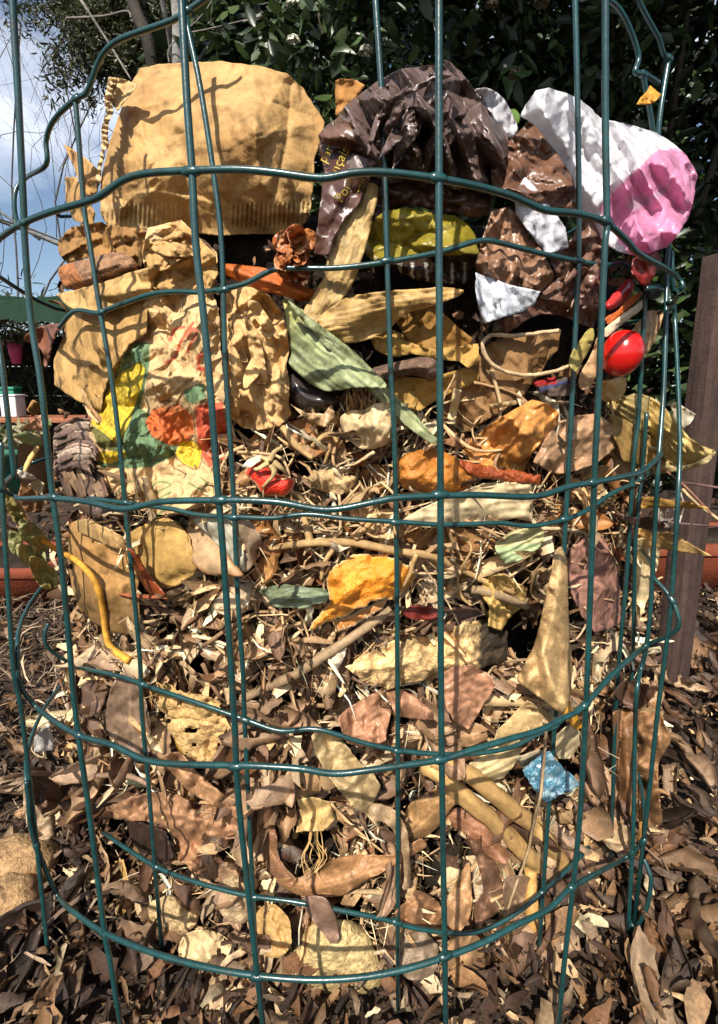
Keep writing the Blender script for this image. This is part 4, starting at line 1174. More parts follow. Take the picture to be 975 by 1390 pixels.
S('lower_fold', None, None, [(500, 244), (540, 240), (600, 250), (650, 258), (668, 262), (664, 292), (640, 296), (620, 290), (590, 286), (556, 278), (524, 286), (504, 300), (496, 270)], K(84, 56, 44), 5, 'gloss', parent=bb, bulge=7, crum=(40, 9), step=3, back=8,
  paint=lambda P, C, d: C * (1 + 1.1 * np.max([np.exp(-(((P[:, 0] - 570 - s * (4 + j * 1.1)) / 2.2) ** 2 + ((P[:, 1] - 263 - j * 5) / 3.0) ** 2)) for j in range(5) for s in (-1, 1)], 0))[:, None])
S('rolled_lip', None, None, [(432, 184), (448, 172), (470, 166), (488, 178), (498, 192), (494, 206), (476, 206), (452, 198), (436, 196)], K(112, 80, 66), 17, 'gloss', parent=bb, bulge=8, bw=9, crum=(26, 3), step=3, back=6)
def text_on(txt, px, ang, size, col, surf, parent, lift=1.4):
    cu = bpy.data.curves.new('lettering', 'FONT'); cu.body = txt; cu.size = 1.0; cu.resolution_u = 2
    ob = bpy.data.objects.new('lettering_tmp', cu); COL.objects.link(ob)
    dg = bpy.context.evaluated_depsgraph_get()
    me = bpy.data.meshes.new_from_object(ob.evaluated_get(dg))
    bpy.data.objects.remove(ob)
    n = len(me.vertices); co = np.empty(n * 3, np.float32); me.vertices.foreach_get('co', co); co = co.reshape(-1, 3)
    a = math.radians(ang)
    P = np.stack([px[0] + size * (co[:, 0] * math.cos(a) + co[:, 1] * math.sin(a) * 1.0 * -1 * -1 * 0 + co[:, 1] * -math.sin(a)),
                  px[1] - size * (co[:, 0] * math.sin(a) + co[:, 1] * math.cos(a))], 1)
    W3 = surf(P, lift)
    polys = [list(p.vertices) for p in me.polygons]
    tri = []
    for p in polys:
        for k in range(1, len(p) - 1):
            tri.append((p[0], p[k], p[k + 1]))
    o = link('lettering', raw_mesh('lettering', W3, np.array(tri), np.tile(col, (n, 1))), M['paint'], parent)
    return o
YL = K(206, 176, 60)
text_on('nçais', (458, 236), 62, 19, YL, fps, bb)
text_on('par', (442, 222), 62, 18, YL, fps, bb)
text_on('Pour', (464, 276), 58, 19, YL, fps, bb)
text_on('-en', (488, 264), 56, 17, YL, fps, bb)
S('white_lining', 'white inner lining of the brown bag peeking out behind its right side', 'paper lining', [(646, 120), (660, 118), (676, 126), (688, 140), (704, 172), (698, 186), (690, 188), (672, 164), (654, 134)], K(226, 222, 226), 6, 'clean', bulge=3, crum=(24, 4), tilt=(-30, 0), back=3)
S('kraft_scrap', 'small orange tan card sliver behind the left side of the shiny bag', 'card scrap', [(455, 110), (464, 106), (478, 107), (497, 116), (488, 128), (476, 140), (456, 160)], K(200, 140, 74), 0, crum=(30, 3), thk=1.2)
# --- second brown and white bag at right
b2 = empty('brown_white_bag', onto((720, 430), HEAP, 0)[0], 'torn brown bag with white lining crumpled at the right of the heap', 'paper bag')
S('top_fold', None, None, [(667, 224), (684, 202), (702, 180), (719, 164), (732, 176), (744, 192), (762, 216), (777, 240), (790, 284), (770, 288), (750, 286), (728, 276), (700, 274), (680, 266), (667, 250)], K(110, 76, 56), 12, 'gloss', parent=b2, bulge=4, crum=(56, 16, 4), back=22, step=2.4)
S('white_panel', None, None, [(698, 264), (706, 250), (714, 240), (730, 258), (744, 275), (768, 309), (772, 336), (742, 346), (726, 326), (712, 306), (700, 290)], K(214, 212, 218), 16, 'clean', parent=b2, bulge=4, crum=(36, 5), pleat=(60, 30, 2), back=3, step=3)
S('brown_panel', None, None, [(648, 346), (656, 318), (668, 286), (690, 280), (706, 296), (722, 324), (740, 346), (754, 376), (734, 398), (700, 388), (660, 380), (646, 366)], K(150, 112, 86), 14, 'gloss', parent=b2, bulge=4, crum=(44, 13, 5), back=6, step=2.2)
S('white_corner', None, None, [(646, 370), (662, 376), (700, 388), (734, 396), (726, 412), (708, 424), (682, 432), (657, 440), (650, 420), (645, 396)], K(218, 222, 230), 19, 'clean', parent=b2, bulge=2, crum=(44, 4), pleat=(70, 26, 1.5), thk=.6, step=3)
S('lower_panel', None, None, [(742, 340), (772, 330), (790, 296), (806, 300), (822, 336), (820, 372), (816, 420), (806, 444), (786, 440), (762, 428), (736, 426), (712, 436), (690, 452), (668, 450), (672, 436), (712, 424), (738, 396), (756, 376)], K(118, 86, 70), 9, 'gloss', parent=b2, bulge=6, crum=(60, 18, 3), back=12, step=2.4)
folds(b2, [(742, 340), (790, 296), (822, 336), (816, 420), (760, 430), (738, 396)], K(124, 92, 76), 18, 6, 18, 32, 'gloss', 34, ang=-50)
# --- yellow bag with a dark printed band
def yb_paint(P, C, d):
    m = (P[:, 1] > 352 - (P[:, 0] - 500) * .05)[:, None]
    C = np.where(m, np.array(K(60, 44, 36)), C)
    xs = P[:, 0] + fbm(P[:, 0] / 20, P[:, 1] / 20, 4, 2) * 6
    bars = ((np.sin(xs * .72) + np.sin(xs * .37 + 1)) > .95) & (P[:, 1] > 357) & (P[:, 1] < 384) & (P[:, 0] > 540)
    C = np.where(bars[:, None], np.array(K(214, 204, 190)), C)
    sh_ = np.clip(fbm(P[:, 0] / 30, P[:, 1] / 20, 14, 3) * 4, 0, 1)[:, None] * .5
    return np.where(m, C, C * (1 - sh_) + np.array(K(226, 210, 110)) * sh_)
S('yellow_bag', 'crumpled olive yellow food bag with a dark band of white print', 'food bag', [(497, 320), (502, 304), (520, 288), (550, 281), (575, 286), (590, 290), (618, 292), (634, 304), (646, 318), (650, 346), (644, 372), (628, 388), (590, 386), (560, 378), (536, 366), (510, 362), (497, 346)], K(166, 148, 52), 7, 'plastic', bulge=8, bw=12, crum=(56, 14, 3), back=20, step=2.3, paint=yb_paint)
# --- white and pink plastic bag
WP = [(706, 158), (714, 142), (726, 124), (745, 118), (758, 124), (768, 126), (790, 136), (804, 148), (815, 160), (850, 168), (872, 174), (890, 180), (908, 190), (920, 200), (932, 212), (941, 226), (947, 236), (943, 262), (940, 282), (934, 296), (926, 310), (916, 324), (905, 336), (880, 344), (860, 347), (840, 342), (820, 330), (800, 300), (788, 284), (777, 240), (762, 216), (743, 192), (726, 170), (719, 164)]
pink = [(950, 238), (936, 206), (912, 202), (890, 205), (868, 228), (846, 246), (830, 264), (812, 282), (826, 306), (840, 325), (858, 350), (908, 340), (944, 290)]
def wp_relief(P, d):
    t = _depth0(P, HEAP)
    goal = .2455 - .00003 * (P[:, 0] - 760) + .00002 * (P[:, 1] - 230)
    w = np.clip((P[:, 0] - 740) / 90, 0, 1)
    return np.maximum((t - goal) * 1000, 0) * w * w * (3 - 2 * w)
def wp_paint(P, C, d):
    Q = P + 5 * np.stack([fbm(P[:, 0] / 18, P[:, 1] / 18, 71, 3), fbm(P[:, 0] / 18, P[:, 1] / 18, 72, 3)], 1)
    m = inpoly(Q, pink)[:, None] * 1.0
    C = C * (1 - m) + np.array(K(246, 166, 204)) * m * (1 + .3 * fbm(P[:, 0] / 20, P[:, 1] / 20, 7, 3))[:, None]
    for poly in ([(848, 280), (856, 270), (880, 266), (884, 274), (866, 284), (852, 286)], [(882, 268), (900, 256), (912, 246), (904, 262), (888, 272)]):
        k = inpoly(Q, poly)[:, None] * .7
        C = C * (1 - k) + np.array(K(200, 176, 190)) * k
    return C
S('plastic_bag', 'white and pink crumpled plastic bag sticking out at the top right of the bin', 'plastic bag', WP, K(238, 236, 240), 2, 'plastic', bulge=10, bw=18, crum=(64, 13, 4), pleat=(60, 40, 7), extra=wp_relief, back=40, step=2.6, paint=wp_paint, mottle=.04)
# --- brown papers in the middle
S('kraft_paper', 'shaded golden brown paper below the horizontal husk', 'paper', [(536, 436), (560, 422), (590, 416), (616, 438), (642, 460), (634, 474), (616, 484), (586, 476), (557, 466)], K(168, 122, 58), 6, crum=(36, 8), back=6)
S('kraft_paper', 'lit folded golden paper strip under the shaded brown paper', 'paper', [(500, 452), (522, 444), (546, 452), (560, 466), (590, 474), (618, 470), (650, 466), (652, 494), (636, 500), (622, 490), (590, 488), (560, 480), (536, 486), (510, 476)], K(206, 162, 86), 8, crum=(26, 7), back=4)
S('kraft_paper', 'flat golden paper piece right of the leek tip', 'paper', [(522, 514), (546, 510), (580, 514), (600, 508), (632, 498), (652, 504), (650, 520), (620, 530), (598, 540), (570, 558), (550, 552), (536, 540)], K(200, 156, 80), 7, crum=(40, 5), back=3)
S('banana_stem', 'grey brown dried fruit stalk beside the centre wire', 'fruit stalk', [(504, 502), (526, 494), (553, 488), (578, 484), (592, 490), (594, 510), (584, 518), (566, 510), (540, 512), (516, 516)], K(118, 92, 76), 11, 'rot', bulge=8, bw=8, pleat=(-8, 7, 1.2, .3), back=8, smooth=True, step=2.6)
S('brown_envelope', 'flat matt brown paper sheet right of the centre wire', 'paper', [(612, 520), (640, 488), (664, 466), (690, 456), (730, 452), (762, 448), (758, 474), (742, 490), (734, 506), (708, 540), (682, 558), (660, 570), (640, 584), (616, 592), (596, 584), (600, 556)], K(160, 120, 76), 3, 'paper', bulge=3, crum=(70, 5), thk=.8, step=3)
S('pale_splinter', 'pale flat wood splinter on the brown paper sheet', 'splinter', [(616, 527), (627, 529), (618, 576), (606, 575)], K(232, 204, 152), 8, 'husk', thk=1.2, jit=.2)
S('pale_splinter', 'short pale straw piece below the brown paper sheet', 'splinter', [(664, 549), (702, 543), (703, 549), (666, 556)], K(222, 190, 136), 9, 'husk', thk=1.2, jit=.2)
ptube('string_loop', [(760, 449), (730, 452), (700, 456), (668, 455), (656, 466), (660, 484), (676, 500), (706, 509), (736, 508), (766, 500), (790, 486)], 10, 1.0, K(206, 176, 136), 'twig', 'looped pale string lying on the brown paper sheet', 'string')
S('red_wrapper', 'small red and blue wrapper scrap behind the right wires', 'wrapper', [(724, 520), (736, 514), (760, 510), (780, 516), (776, 536), (756, 540), (734, 536)], K(96, 80, 70), 6, 'clean', crum=(14, 3), step=2.4,
  paint=lambda P, C, d: np.where((P[:, 1] < 524 - (P[:, 0] - 730) * .1)[:, None] & (P[:, 0] < 756)[:, None], np.array(K(160, 34, 36)), np.where((np.abs(P[:, 1] - 530 + (P[:, 0] - 730) * .3) < 2.4)[:, None], np.array(K(76, 80, 120)), C)))
# onion skins
ps, _ = S('onion_skin', 'large glowing amber onion skin right of centre', 'onion skin', [(628, 612), (640, 596), (660, 580), (680, 566), (704, 552), (722, 542), (744, 548), (760, 560), (756, 578), (738, 596), (722, 616), (712, 640), (690, 640), (660, 636), (640, 626)], K(244, 172, 92), 13, 'skin', tilt=(4, -14), bulge=4, bw=14, crum=(54, 16, 3), wave=4, step=2.4)
S('onion_skin', 'pinkish beige onion skin beside the amber one, behind the right wires', 'onion skin', [(724, 628), (738, 596), (752, 574), (784, 564), (812, 560), (828, 574), (837, 592), (832, 612), (808, 630), (780, 640), (754, 644)], K(206, 162, 122), 9, 'skin', bulge=6, crum=(46, 14, 3), pleat=(-60, 12, 1.2, .3), step=2.5)
S('orange_peel', 'dark orange peel rim under the amber onion skin', 'peel', [(622, 622), (640, 628), (680, 636), (735, 646), (733, 657), (700, 654), (650, 650), (626, 636)], K(160, 72, 24), 12, 'peel', bulge=2, bw=5, crum=(20, 4), back=2, step=2.4, jit=1.2)
S('orange_peel', 'brown spotted tangerine peel dome behind the centre wires', 'peel', [(538, 646), (540, 628), (552, 616), (577, 608), (600, 612), (620, 620), (644, 645), (640, 662), (604, 672), (570, 668), (548, 662)], K(196, 122, 44), 9, 'peel', bulge=9, bw=12, crum=(30, 7), back=8, step=2.4, mottle=.4, jit=1.0)
# --- right side scraps
S('red_peel', 'crinkled dark red vegetable skin hooked over the wire at right', 'peel', [(860, 352), (872, 344), (894, 341), (899, 354), (890, 372), (880, 390), (868, 386), (856, 368)], K(150, 44, 36), 55, 'skin', crum=(16, 4), tilt=(30, 0), step=2.4)
S('pepper_strip', 'glossy red pepper strip between the bag and the tomato', 'pepper strip', [(822, 414), (828, 404), (846, 384), (856, 378), (862, 390), (854, 404), (840, 416), (826, 422)], K(206, 56, 56), 22, 'tomato', bulge=5, bw=6, smooth=True, back=4, step=2.4)
S('pepper_strip', 'small pink white pepper sliver beside the right wires under the bag', 'pepper strip', [(798, 376), (812, 358), (818, 362), (812, 380), (802, 388)], K(226, 120, 120), 20, 'tomato', bulge=3, bw=5, smooth=True, step=2.4)
S('cabbage_rib', 'pale cream cabbage rib lying just above the tomato', 'vegetable scrap', [(819, 448), (838, 432), (858, 418), (874, 406), (872, 418), (858, 430), (840, 444), (821, 458)], K(236, 214, 178), 30, 'husk', bulge=4, bw=6, pleat=(-35, 5, .6, .2), smooth=True, back=3, step=2.4)
S('carrot_peel', 'thin orange carrot peel under the cream rib above the tomato', 'peel', [(822, 432), (840, 420), (856, 404), (872, 396), (866, 408), (846, 424), (828, 440)], K(220, 110, 44), 26, 'peel', pleat=(-35, 6, 1), smooth=True, step=2.4)
S('onion_skin', 'tan curled onion skin right of the red tomato', 'onion skin', [(858, 448), (870, 432), (881, 421), (900, 422), (902, 428), (896, 446), (888, 464), (878, 482), (870, 492), (862, 480)], K(222, 176, 124), 24, 'skin', crum=(22, 6), tilt=(20, 0), step=2.4)
for lab, poly, colr in [('olive green pod half left of the tomato', [(772, 492), (780, 472), (796, 450), (806, 446), (806, 462), (796, 482), (782, 504)], K(176, 160, 90)),
                        ('beige curved husk behind the wire left of the tomato', [(786, 512), (800, 486), (812, 458), (820, 470), (814, 500), (800, 526), (788, 528)], K(216, 174, 128)),
                        ('golden crumpled husk below the tomato', [(816, 520), (834, 514), (848, 512), (850, 528), (840, 542), (822, 546), (812, 536)], K(222, 184, 120))]:
    S('vegetable_scrap', lab, 'vegetable scrap', poly, colr, 18, 'husk', bulge=4, bw=8, crum=(20, 4), smooth=True, back=3, step=2.4)
# tomato
def tomato():
    c = onto((845, 479), HEAP, 44)[0]
    t = (c - CAM) @ np.array((0, CP, -SP))
    r = 26.5 / F * t
    nu, nv = 30, 44
    ph = np.linspace(0, math.pi, nu); th = np.linspace(0, 2 * math.pi, nv, endpoint=False)
    A, B2 = np.meshgrid(ph, th, indexing='ij')
    dim = 1 - .10 * np.exp(-(A / .35) ** 2) + .012 * np.sin(3 * B2) * np.sin(A)
    V = np.stack([r * dim * np.sin(A) * np.cos(B2), r * dim * np.sin(A) * np.sin(B2), r * 1.2 * dim * np.cos(A)], -1).reshape(-1, 3)
    a = .25
    V = np.stack([V[:, 0] * math.cos(a) + V[:, 2] * math.sin(a), V[:, 1], -V[:, 0] * math.sin(a) + V[:, 2] * math.cos(a)], 1) + c
    i = (np.arange(nu - 1)[:, None] * nv + np.arange(nv)[None]).ravel()
    j = (np.arange(nu - 1)[:, None] * nv + (np.arange(nv)[None] + 1) % nv).ravel()
    o = link('cherry_tomato', raw_mesh('cherry_tomato', V, np.stack([i, i + nv, j + nv, j], 1), np.tile((.46, .008, .006), (len(V), 1))), M['tomato'])
    tag(o, 'shiny red cherry tomato at the right side of the heap', 'tomato')
tomato()
hk = empty('corn_husk', onto((890, 600), HEAP, 10)[0], 'bundle of cream husk leaves poking out through the right wires', 'husk')
S('outer_leaf', None, None, [(822, 548), (844, 538), (868, 533), (886, 540), (902, 552), (918, 572), (934, 592), (950, 604), (970, 611), (964, 624), (926, 632), (900, 626), (896, 604), (876, 588), (850, 576), (832, 566)], K(214, 186, 118), 34, 'husk', parent=hk, bulge=7, bw=14, pleat=(35, 8, 1.6, .3), tilt=(46, 0), crum=(50, 6), step=2.6, back=3)
S('inner_leaf', None, None, [(826, 560), (850, 570), (874, 584), (894, 602), (900, 628), (874, 634), (846, 626), (836, 600), (828, 580)], K(150, 118, 66), 22, 'husk', parent=hk, bulge=4, pleat=(50, 8, 1.4, .3), tilt=(40, 0), step=2.8)
S('lower_blade', None, None, [(858, 642), (874, 630), (905, 626), (930, 632), (956, 622), (972, 612), (964, 626), (940, 636), (910, 642), (880, 644)], K(222, 200, 146), 44, 'husk', parent=hk, bulge=4, bw=7, pleat=(-8, 5, .6, .3), tilt=(46, 0), step=2.4, smooth=True)
S('white_tip', None, None, [(909, 548), (920, 546), (934, 556), (946, 562), (938, 574), (926, 584), (916, 572)], K(236, 222, 196), 40, 'skin', parent=hk, crum=(16, 4), tilt=(40, 0), step=2.6)
S('pointed_leaf', 'long dry pointed leaf poking out across the brown post', 'leaf', [(856, 718), (874, 718), (890, 722), (916, 724), (940, 740), (966, 755), (944, 752), (916, 748), (890, 744), (868, 736)], K(196, 160, 104), 44, 'husk', bulge=3, pleat=(16, 6, .8, .35), tilt=(46, 0), smooth=True, step=2.4)
S('pointed_leaf', 'golden narrow leaf above the long pointed one at right', 'leaf', [(862, 680), (880, 674), (910, 678), (936, 682), (962, 690), (930, 690), (896, 690), (868, 690)], K(214, 168, 92), 40, 'husk', bulge=3, pleat=(6, 6, .8, .35), tilt=(46, 0), smooth=True, step=2.4)
S('dark_leaf', 'dark purple brown leaf crossing the right wires', 'leaf', [(834, 696), (858, 702), (882, 702), (902, 710), (896, 720), (872, 718), (850, 708)], K(96, 70, 62), 50, 'leaf', bulge=3, tilt=(40, 0), smooth=True, step=2.6)
S('eggshell', 'white paper scrap among the husks beside the brown post', 'paper scrap', [(890, 676), (904, 664), (924, 668), (930, 684), (924, 710), (906, 718), (892, 704)], K(226, 214, 200), 30, 'clean', crum=(24, 5), tilt=(40, 0), step=2.6)
S('corn_husk', 'long cream husk hanging down behind the right wires', 'husk', [(862, 734), (878, 730), (896, 738), (892, 770), (882, 804), (872, 834), (860, 854), (854, 842), (860, 800), (860, 764)], K(226, 202, 154), 20, 'husk', bulge=5, pleat=(100, 8, 1.2, .3), smooth=True, step=2.6, back=2)
# --- white husk band across the middle
S('leek_husk', 'broad cream husk lying behind the two crossing ring wires', 'husk', [(545, 706), (556, 698), (572, 690), (598, 678), (622, 668), (655, 656), (690, 654), (722, 658), (724, 684), (722, 708), (700, 704), (672, 708), (640, 713), (600, 716), (566, 716)], K(230, 206, 160), 9, 'husk', bulge=6, bw=12, pleat=(-8, 13, .6, .3), crum=(60, 9), back=5, step=2.4)
S('leek_tip', 'pale green tipped husk below the broad cream one', 'husk', [(672, 742), (684, 728), (700, 720), (733, 716), (738, 732), (722, 752), (700, 762), (684, 764)], K(206, 196, 140), 12, 'husk', bulge=4, pleat=(-25, 8, 1.4, .3), smooth=True, step=2.4,
  paint=lambda P, C, d: np.where((P[:, 1] > 741 - (P[:, 0] - 690) * .1)[:, None], C * .4 + np.array(K(150, 186, 140)) * .6, C))
S('kraft_card', 'flat brown card strip under the broad cream husk', 'card', [(543, 726), (580, 718), (620, 716), (650, 718), (676, 736), (664, 748), (646, 758), (608, 757), (570, 746)], K(160, 114, 66), 4, 'paper', crum=(50, 4), thk=1.0)
S('curled_leaf', 'long folded tan leaf hanging at the right of the heap', 'leaf', [(754, 748), (764, 744), (770, 768), (771, 800), (773, 850), (775, 880), (777, 914), (774, 944), (764, 968), (740, 952), (718, 936), (702, 922), (712, 900), (726, 872), (734, 842), (742, 808), (748, 776)], K(214, 174, 120), 42, 'leaf', bulge=6, bw=14, crum=(60, 8), pleat=(82, 22, 3), smooth=True, step=2.3, back=2, edge=.3, vein=dict(line=[(762, 748), (752, 830), (736, 890), (764, 966)], fold=-2.6, wl=15))
S('leaf_tip', 'golden curled leaf tip under the long folded leaf', 'leaf', [(762, 932), (772, 948), (780, 966), (791, 986), (780, 990), (770, 976), (760, 962)], K(210, 150, 50), 30, 'leaf', bulge=3, smooth=True, step=2.4)
S('pink_paper', 'wrinkled pinkish brown paper behind the right wires', 'paper', [(774, 744), (792, 732), (819, 728), (828, 748), (839, 776), (843, 810), (843, 846), (826, 854), (808, 860), (790, 836), (777, 812), (770, 778)], K(170, 122, 104), 10, 'paper', bulge=4, crum=(40, 10, 4), pleat=(80, 16, 1.6), back=4, step=2.4)
# --- left middle
ns = empty('layered_paper_wad', onto((100, 630), HEAP, 4)[0], 'wad of thin grey striped paper layers at the left edge of the heap', 'paper wad')
for k in range(13):
    y = 572 + k * 5.0; xo = -abs(k - 6) * 1.4
    S('layer', None, None, [(72 - xo * .3, y + 8), (86, y + 1), (104, y - 6), (122, y - 4), (130 + xo, y + 4), (134 + xo, y + 14), (122, y + 8), (104, y + 3), (88, y + 10), (72, y + 16)], pal([K(166, 142, 122), K(136, 110, 96), K(196, 172, 150), K(110, 86, 74)], 1, rg)[0], 3 + k * .7 + rg.random() * 2, 'husk', parent=ns, pleat=(-16, 4, .8, .5), thk=1.0, step=3, jit=.5)
for k in range(9):
    x = 78 + k * 6
    S('lower_layer', None, None, [(x, 640 + (k % 3) * 2), (x + 6, 634), (x + 16, 652), (x + 22, 674), (x + 14, 676), (x + 6, 660)], pal([K(150, 118, 90), K(186, 154, 118), K(110, 84, 66)], 1, rg)[0], 3 + k * .4, 'husk', parent=ns, thk=1.0, step=3)
S('dark_leaf', 'dull dark brown leaf under the printed bag at left', 'leaf', [(112, 652), (128, 650), (150, 672), (170, 686), (162, 706), (136, 704), (112, 694), (104, 672)], K(100, 76, 62), 4, 'leaf', wave=6, smooth=True, bulge=4)
f2 = empty('paper_coffee_filter', onto((150, 850), HEAP, 0)[0], 'wet stained brown coffee filter hanging at the lower left of the heap', 'coffee filter')
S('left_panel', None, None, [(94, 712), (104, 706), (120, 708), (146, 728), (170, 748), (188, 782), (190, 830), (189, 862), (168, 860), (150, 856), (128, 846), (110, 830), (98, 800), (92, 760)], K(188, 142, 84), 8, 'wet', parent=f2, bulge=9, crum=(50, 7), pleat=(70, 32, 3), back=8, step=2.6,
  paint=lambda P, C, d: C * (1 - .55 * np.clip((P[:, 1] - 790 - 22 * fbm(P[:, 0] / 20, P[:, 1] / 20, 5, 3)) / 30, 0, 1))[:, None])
S('fold', None, None, [(100, 708), (116, 704), (140, 714), (166, 728), (172, 748), (150, 742), (124, 730), (106, 722)], K(206, 166, 108), 14, 'wet', parent=f2, bulge=5, bw=8, crum=(30, 3), step=2.6, back=4)
S('right_panel', None, None, [(176, 722), (204, 708), (230, 701), (246, 714), (258, 730), (264, 752), (268, 776), (250, 790), (230, 799), (204, 800), (190, 786), (180, 758)], K(204, 162, 92), 6, 'wet', parent=f2, bulge=6, crum=(60, 5), back=6, step=2.6)
sh2 = empty('dried_rind', onto((290, 770), HEAP, 6)[0], 'beige shell shaped dried rind with a grey green inner leaf', 'rind')
S('outer_rind', None, None, [(244, 732), (254, 716), (266, 704), (280, 706), (300, 740), (316, 762), (332, 782), (308, 780), (281, 780), (258, 760)], K(198, 162, 120), 8, 'husk', parent=sh2, bulge=6, bw=10, smooth=True, back=4, step=2.5, edgecol=(K(160, 108, 66), 3))
S('inner_leaf', None, None, [(262, 706), (280, 702), (304, 704), (318, 714), (330, 748), (334, 776), (318, 766), (298, 742), (278, 722)], K(190, 182, 158), 13, 'husk', parent=sh2, bulge=4, pleat=(58, 7, .8, .3), smooth=True, step=2.5)
S('onion_skin', 'grey beige onion skin behind the double wire at left', 'onion skin', [(318, 708), (336, 706), (350, 722), (356, 744), (346, 764), (334, 776), (322, 756)], K(196, 166, 136), 9, 'skin', bulge=5, smooth=True, step=2.6)
S('rust_peel', 'rust red peel strip on the wet coffee filter', 'peel', [(173, 744), (184, 750), (196, 768), (210, 788), (224, 806), (218, 810), (203, 806), (190, 788), (178, 762)], K(164, 82, 44), 17, 'skin', bulge=4, bw=5, smooth=True, back=2, step=2.4)
ptube('rust_stick', [(161, 807), (190, 809), (228, 812)], 17, [.5, 1.3, .7], K(160, 90, 54), 'twig', 'thin rust brown stick lying level below the red peel strip', 'stick')
ptube('yellow_vine', [(20, 704), (50, 729), (77, 746), (105, 762), (129, 789), (139, 823), (144, 860), (152, 880), (176, 897)], [42, 42, 38, 34, 26, 20, 18, 16, 12], [1.2, 1.5, 1.6, 1.7, 1.7, 1.7, 1.7, 1.9, 2.3], K(212, 154, 56), 'twig', 'yellow bendy vine running down over the wet coffee filter', 'vine', rough=.0002)
g2 = empty('spring_onion_base', onto((185, 905), HEAP, 6)[0], 'white spring onion base with fine dry roots at lower left', 'onion')
S('bulb', None, None, [(168, 902), (176, 896), (188, 896), (200, 906), (204, 914), (192, 922), (176, 920), (168, 914)], K(232, 206, 166), 8, 'husk', parent=g2, bulge=8, bw=6, back=6, smooth=True, step=2.4)
for k in range(28):
    a = (186 + 14 * rg.random(), 914 + 6 * rg.random()); b = np.array(a) + np.array((rg.normal() * 16, 26 + 26 * rg.random()))
    ptube('root', [a, (np.array(a) + b) / 2 + rg.normal(size=2) * 7, b], [9, 12, 8], [.35, .3, .2], K(190, 150, 96), 'twig', parent=g2, seg=4)
wp = empty('wilted_plant', onto((50, 760), HEAP, 40)[0], 'wilted olive green leafy stem hanging outside the wires at left', 'plant')
for k, pl in enumerate([[(10, 668), (24, 684), (40, 712), (34, 722), (20, 708), (8, 686)], [(28, 704), (52, 716), (66, 738), (58, 752), (38, 738), (26, 722)], [(22, 740), (44, 740), (62, 752), (58, 776), (40, 770), (26, 758)], [(40, 756), (60, 760), (78, 778), (76, 798), (60, 800), (46, 782)], [(14, 720), (30, 728), (30, 748), (18, 752), (12, 738)]]):
    S('leaf', None, None, pl, K(*[(150, 136, 76), (132, 130, 76), (158, 152, 100)][k % 3]), 46 + k, 'leaf', parent=wp, crum=(16, 6), smooth=True, step=2.6, tilt=(-30, 0))
ptube('stalk', [(8, 664), (28, 690), (44, 730), (60, 770), (70, 800)], 46, [1.2, 1.0, .7], K(150, 120, 60), 'twig', parent=wp)
for lab, poly, c, o_ in [('pink beige card piece beside the left wires', [(29, 582), (44, 570), (57, 563), (62, 588), (46, 584)], K(214, 158, 122), 20),
                         ('folded grey green leaf beside the left wires', [(16, 592), (34, 584), (56, 594), (60, 604), (46, 608), (30, 600)], K(140, 154, 104), 24),
                         ('white curled scrap above the left end of the ring wire', [(20, 636), (36, 640), (52, 650), (44, 652), (26, 648)], K(226, 214, 196), 30),
                         ('cream torn paper corner behind the leftmost vertical wire', [(38, 658), (52, 650), (60, 656), (58, 672), (46, 666)], K(222, 200, 160), 20),
                         ('tan folded leaf behind the left end of the ring wire', [(24, 672), (30, 654), (44, 664), (62, 676), (56, 694), (36, 696)], K(170, 122, 80), 16),
                         ('brown crumpled leaf above the grey green leaf at left', [(36, 556), (44, 542), (56, 548), (54, 562), (44, 566)], K(170, 126, 70), 14)]:
    S('scrap', lab, 'scrap', poly, c, o_, 'husk', crum=(16, 4), step=2.6, thk=.8, tilt=(-30, 0))
ptube('straw_strip', [(34, 640), (42, 622), (52, 606)], 26, [1.4, 1.6, 1.2], K(214, 176, 110), 'twig', 'flat yellow straw strip leaning beside the left wires', 'straw')
# --- centre
op = empty('orange_peel', onto((490, 830), HEAP, 8)[0], 'bright orange citrus peel with a torn white edge in the centre', 'peel')
S('outer_skin', None, None, [(445, 784), (450, 772), (462, 762), (480, 754), (498, 752), (520, 754), (540, 760), (556, 768), (566, 780), (560, 794), (546, 804), (530, 812), (512, 814), (496, 822), (480, 830), (456, 840), (436, 850), (418, 857), (426, 846), (436, 832), (448, 816)], K(238, 150, 44), 11, 'peel', parent=op, bulge=8, bw=14, crum=(34, 7), back=3, thk=2.0, step=2.1, edgecol=(K(232, 206, 150), 1.8), mottle=.25, jit=2.0, paint=lambda P, C, d: C * (1 - .7 * np.clip((P[:, 0] - 530 + 24 * fbm(P[:, 0] / 12, P[:, 1] / 12, 3, 3)) / 40, 0, .8) * vn(P[:, 0] / 7, P[:, 1] / 7, 5))[:, None])
S('white_pith', None, None, [(452, 842), (480, 832), (506, 818), (528, 812), (520, 826), (496, 840), (470, 856), (456, 858)], K(206, 132, 60), 7, 'peel', parent=op, bulge=3, step=2.4, edgecol=(K(230, 200, 150), 3), jit=1.4)
S('green_leaf', 'folded dark grey green leaf left of the orange peel', 'leaf', [(352, 803), (368, 796), (388, 793), (420, 797), (442, 800), (446, 814), (430, 820), (414, 825), (390, 825), (370, 822)], K(126, 136, 104), 8, 'leaf', bulge=5, bw=8, pleat=(2, 8, 1.2, .4), smooth=True, step=2.4)
wr = empty('watermelon_piece', onto((365, 660), HEAP, 8)[0], 'bright red pitted rind piece with a dried tomato stem on top', 'fruit scrap')
S('red_flesh', None, None, [(330, 642), (340, 630), (356, 624), (370, 640), (388, 646), (403, 650), (396, 664), (386, 676), (372, 672), (360, 674), (350, 660)], K(226, 54, 30), 9, 'peel', parent=wr, bulge=5, bw=8, back=4, step=2.3, edgecol=(K(236, 190, 140), 1.5), jit=.8)
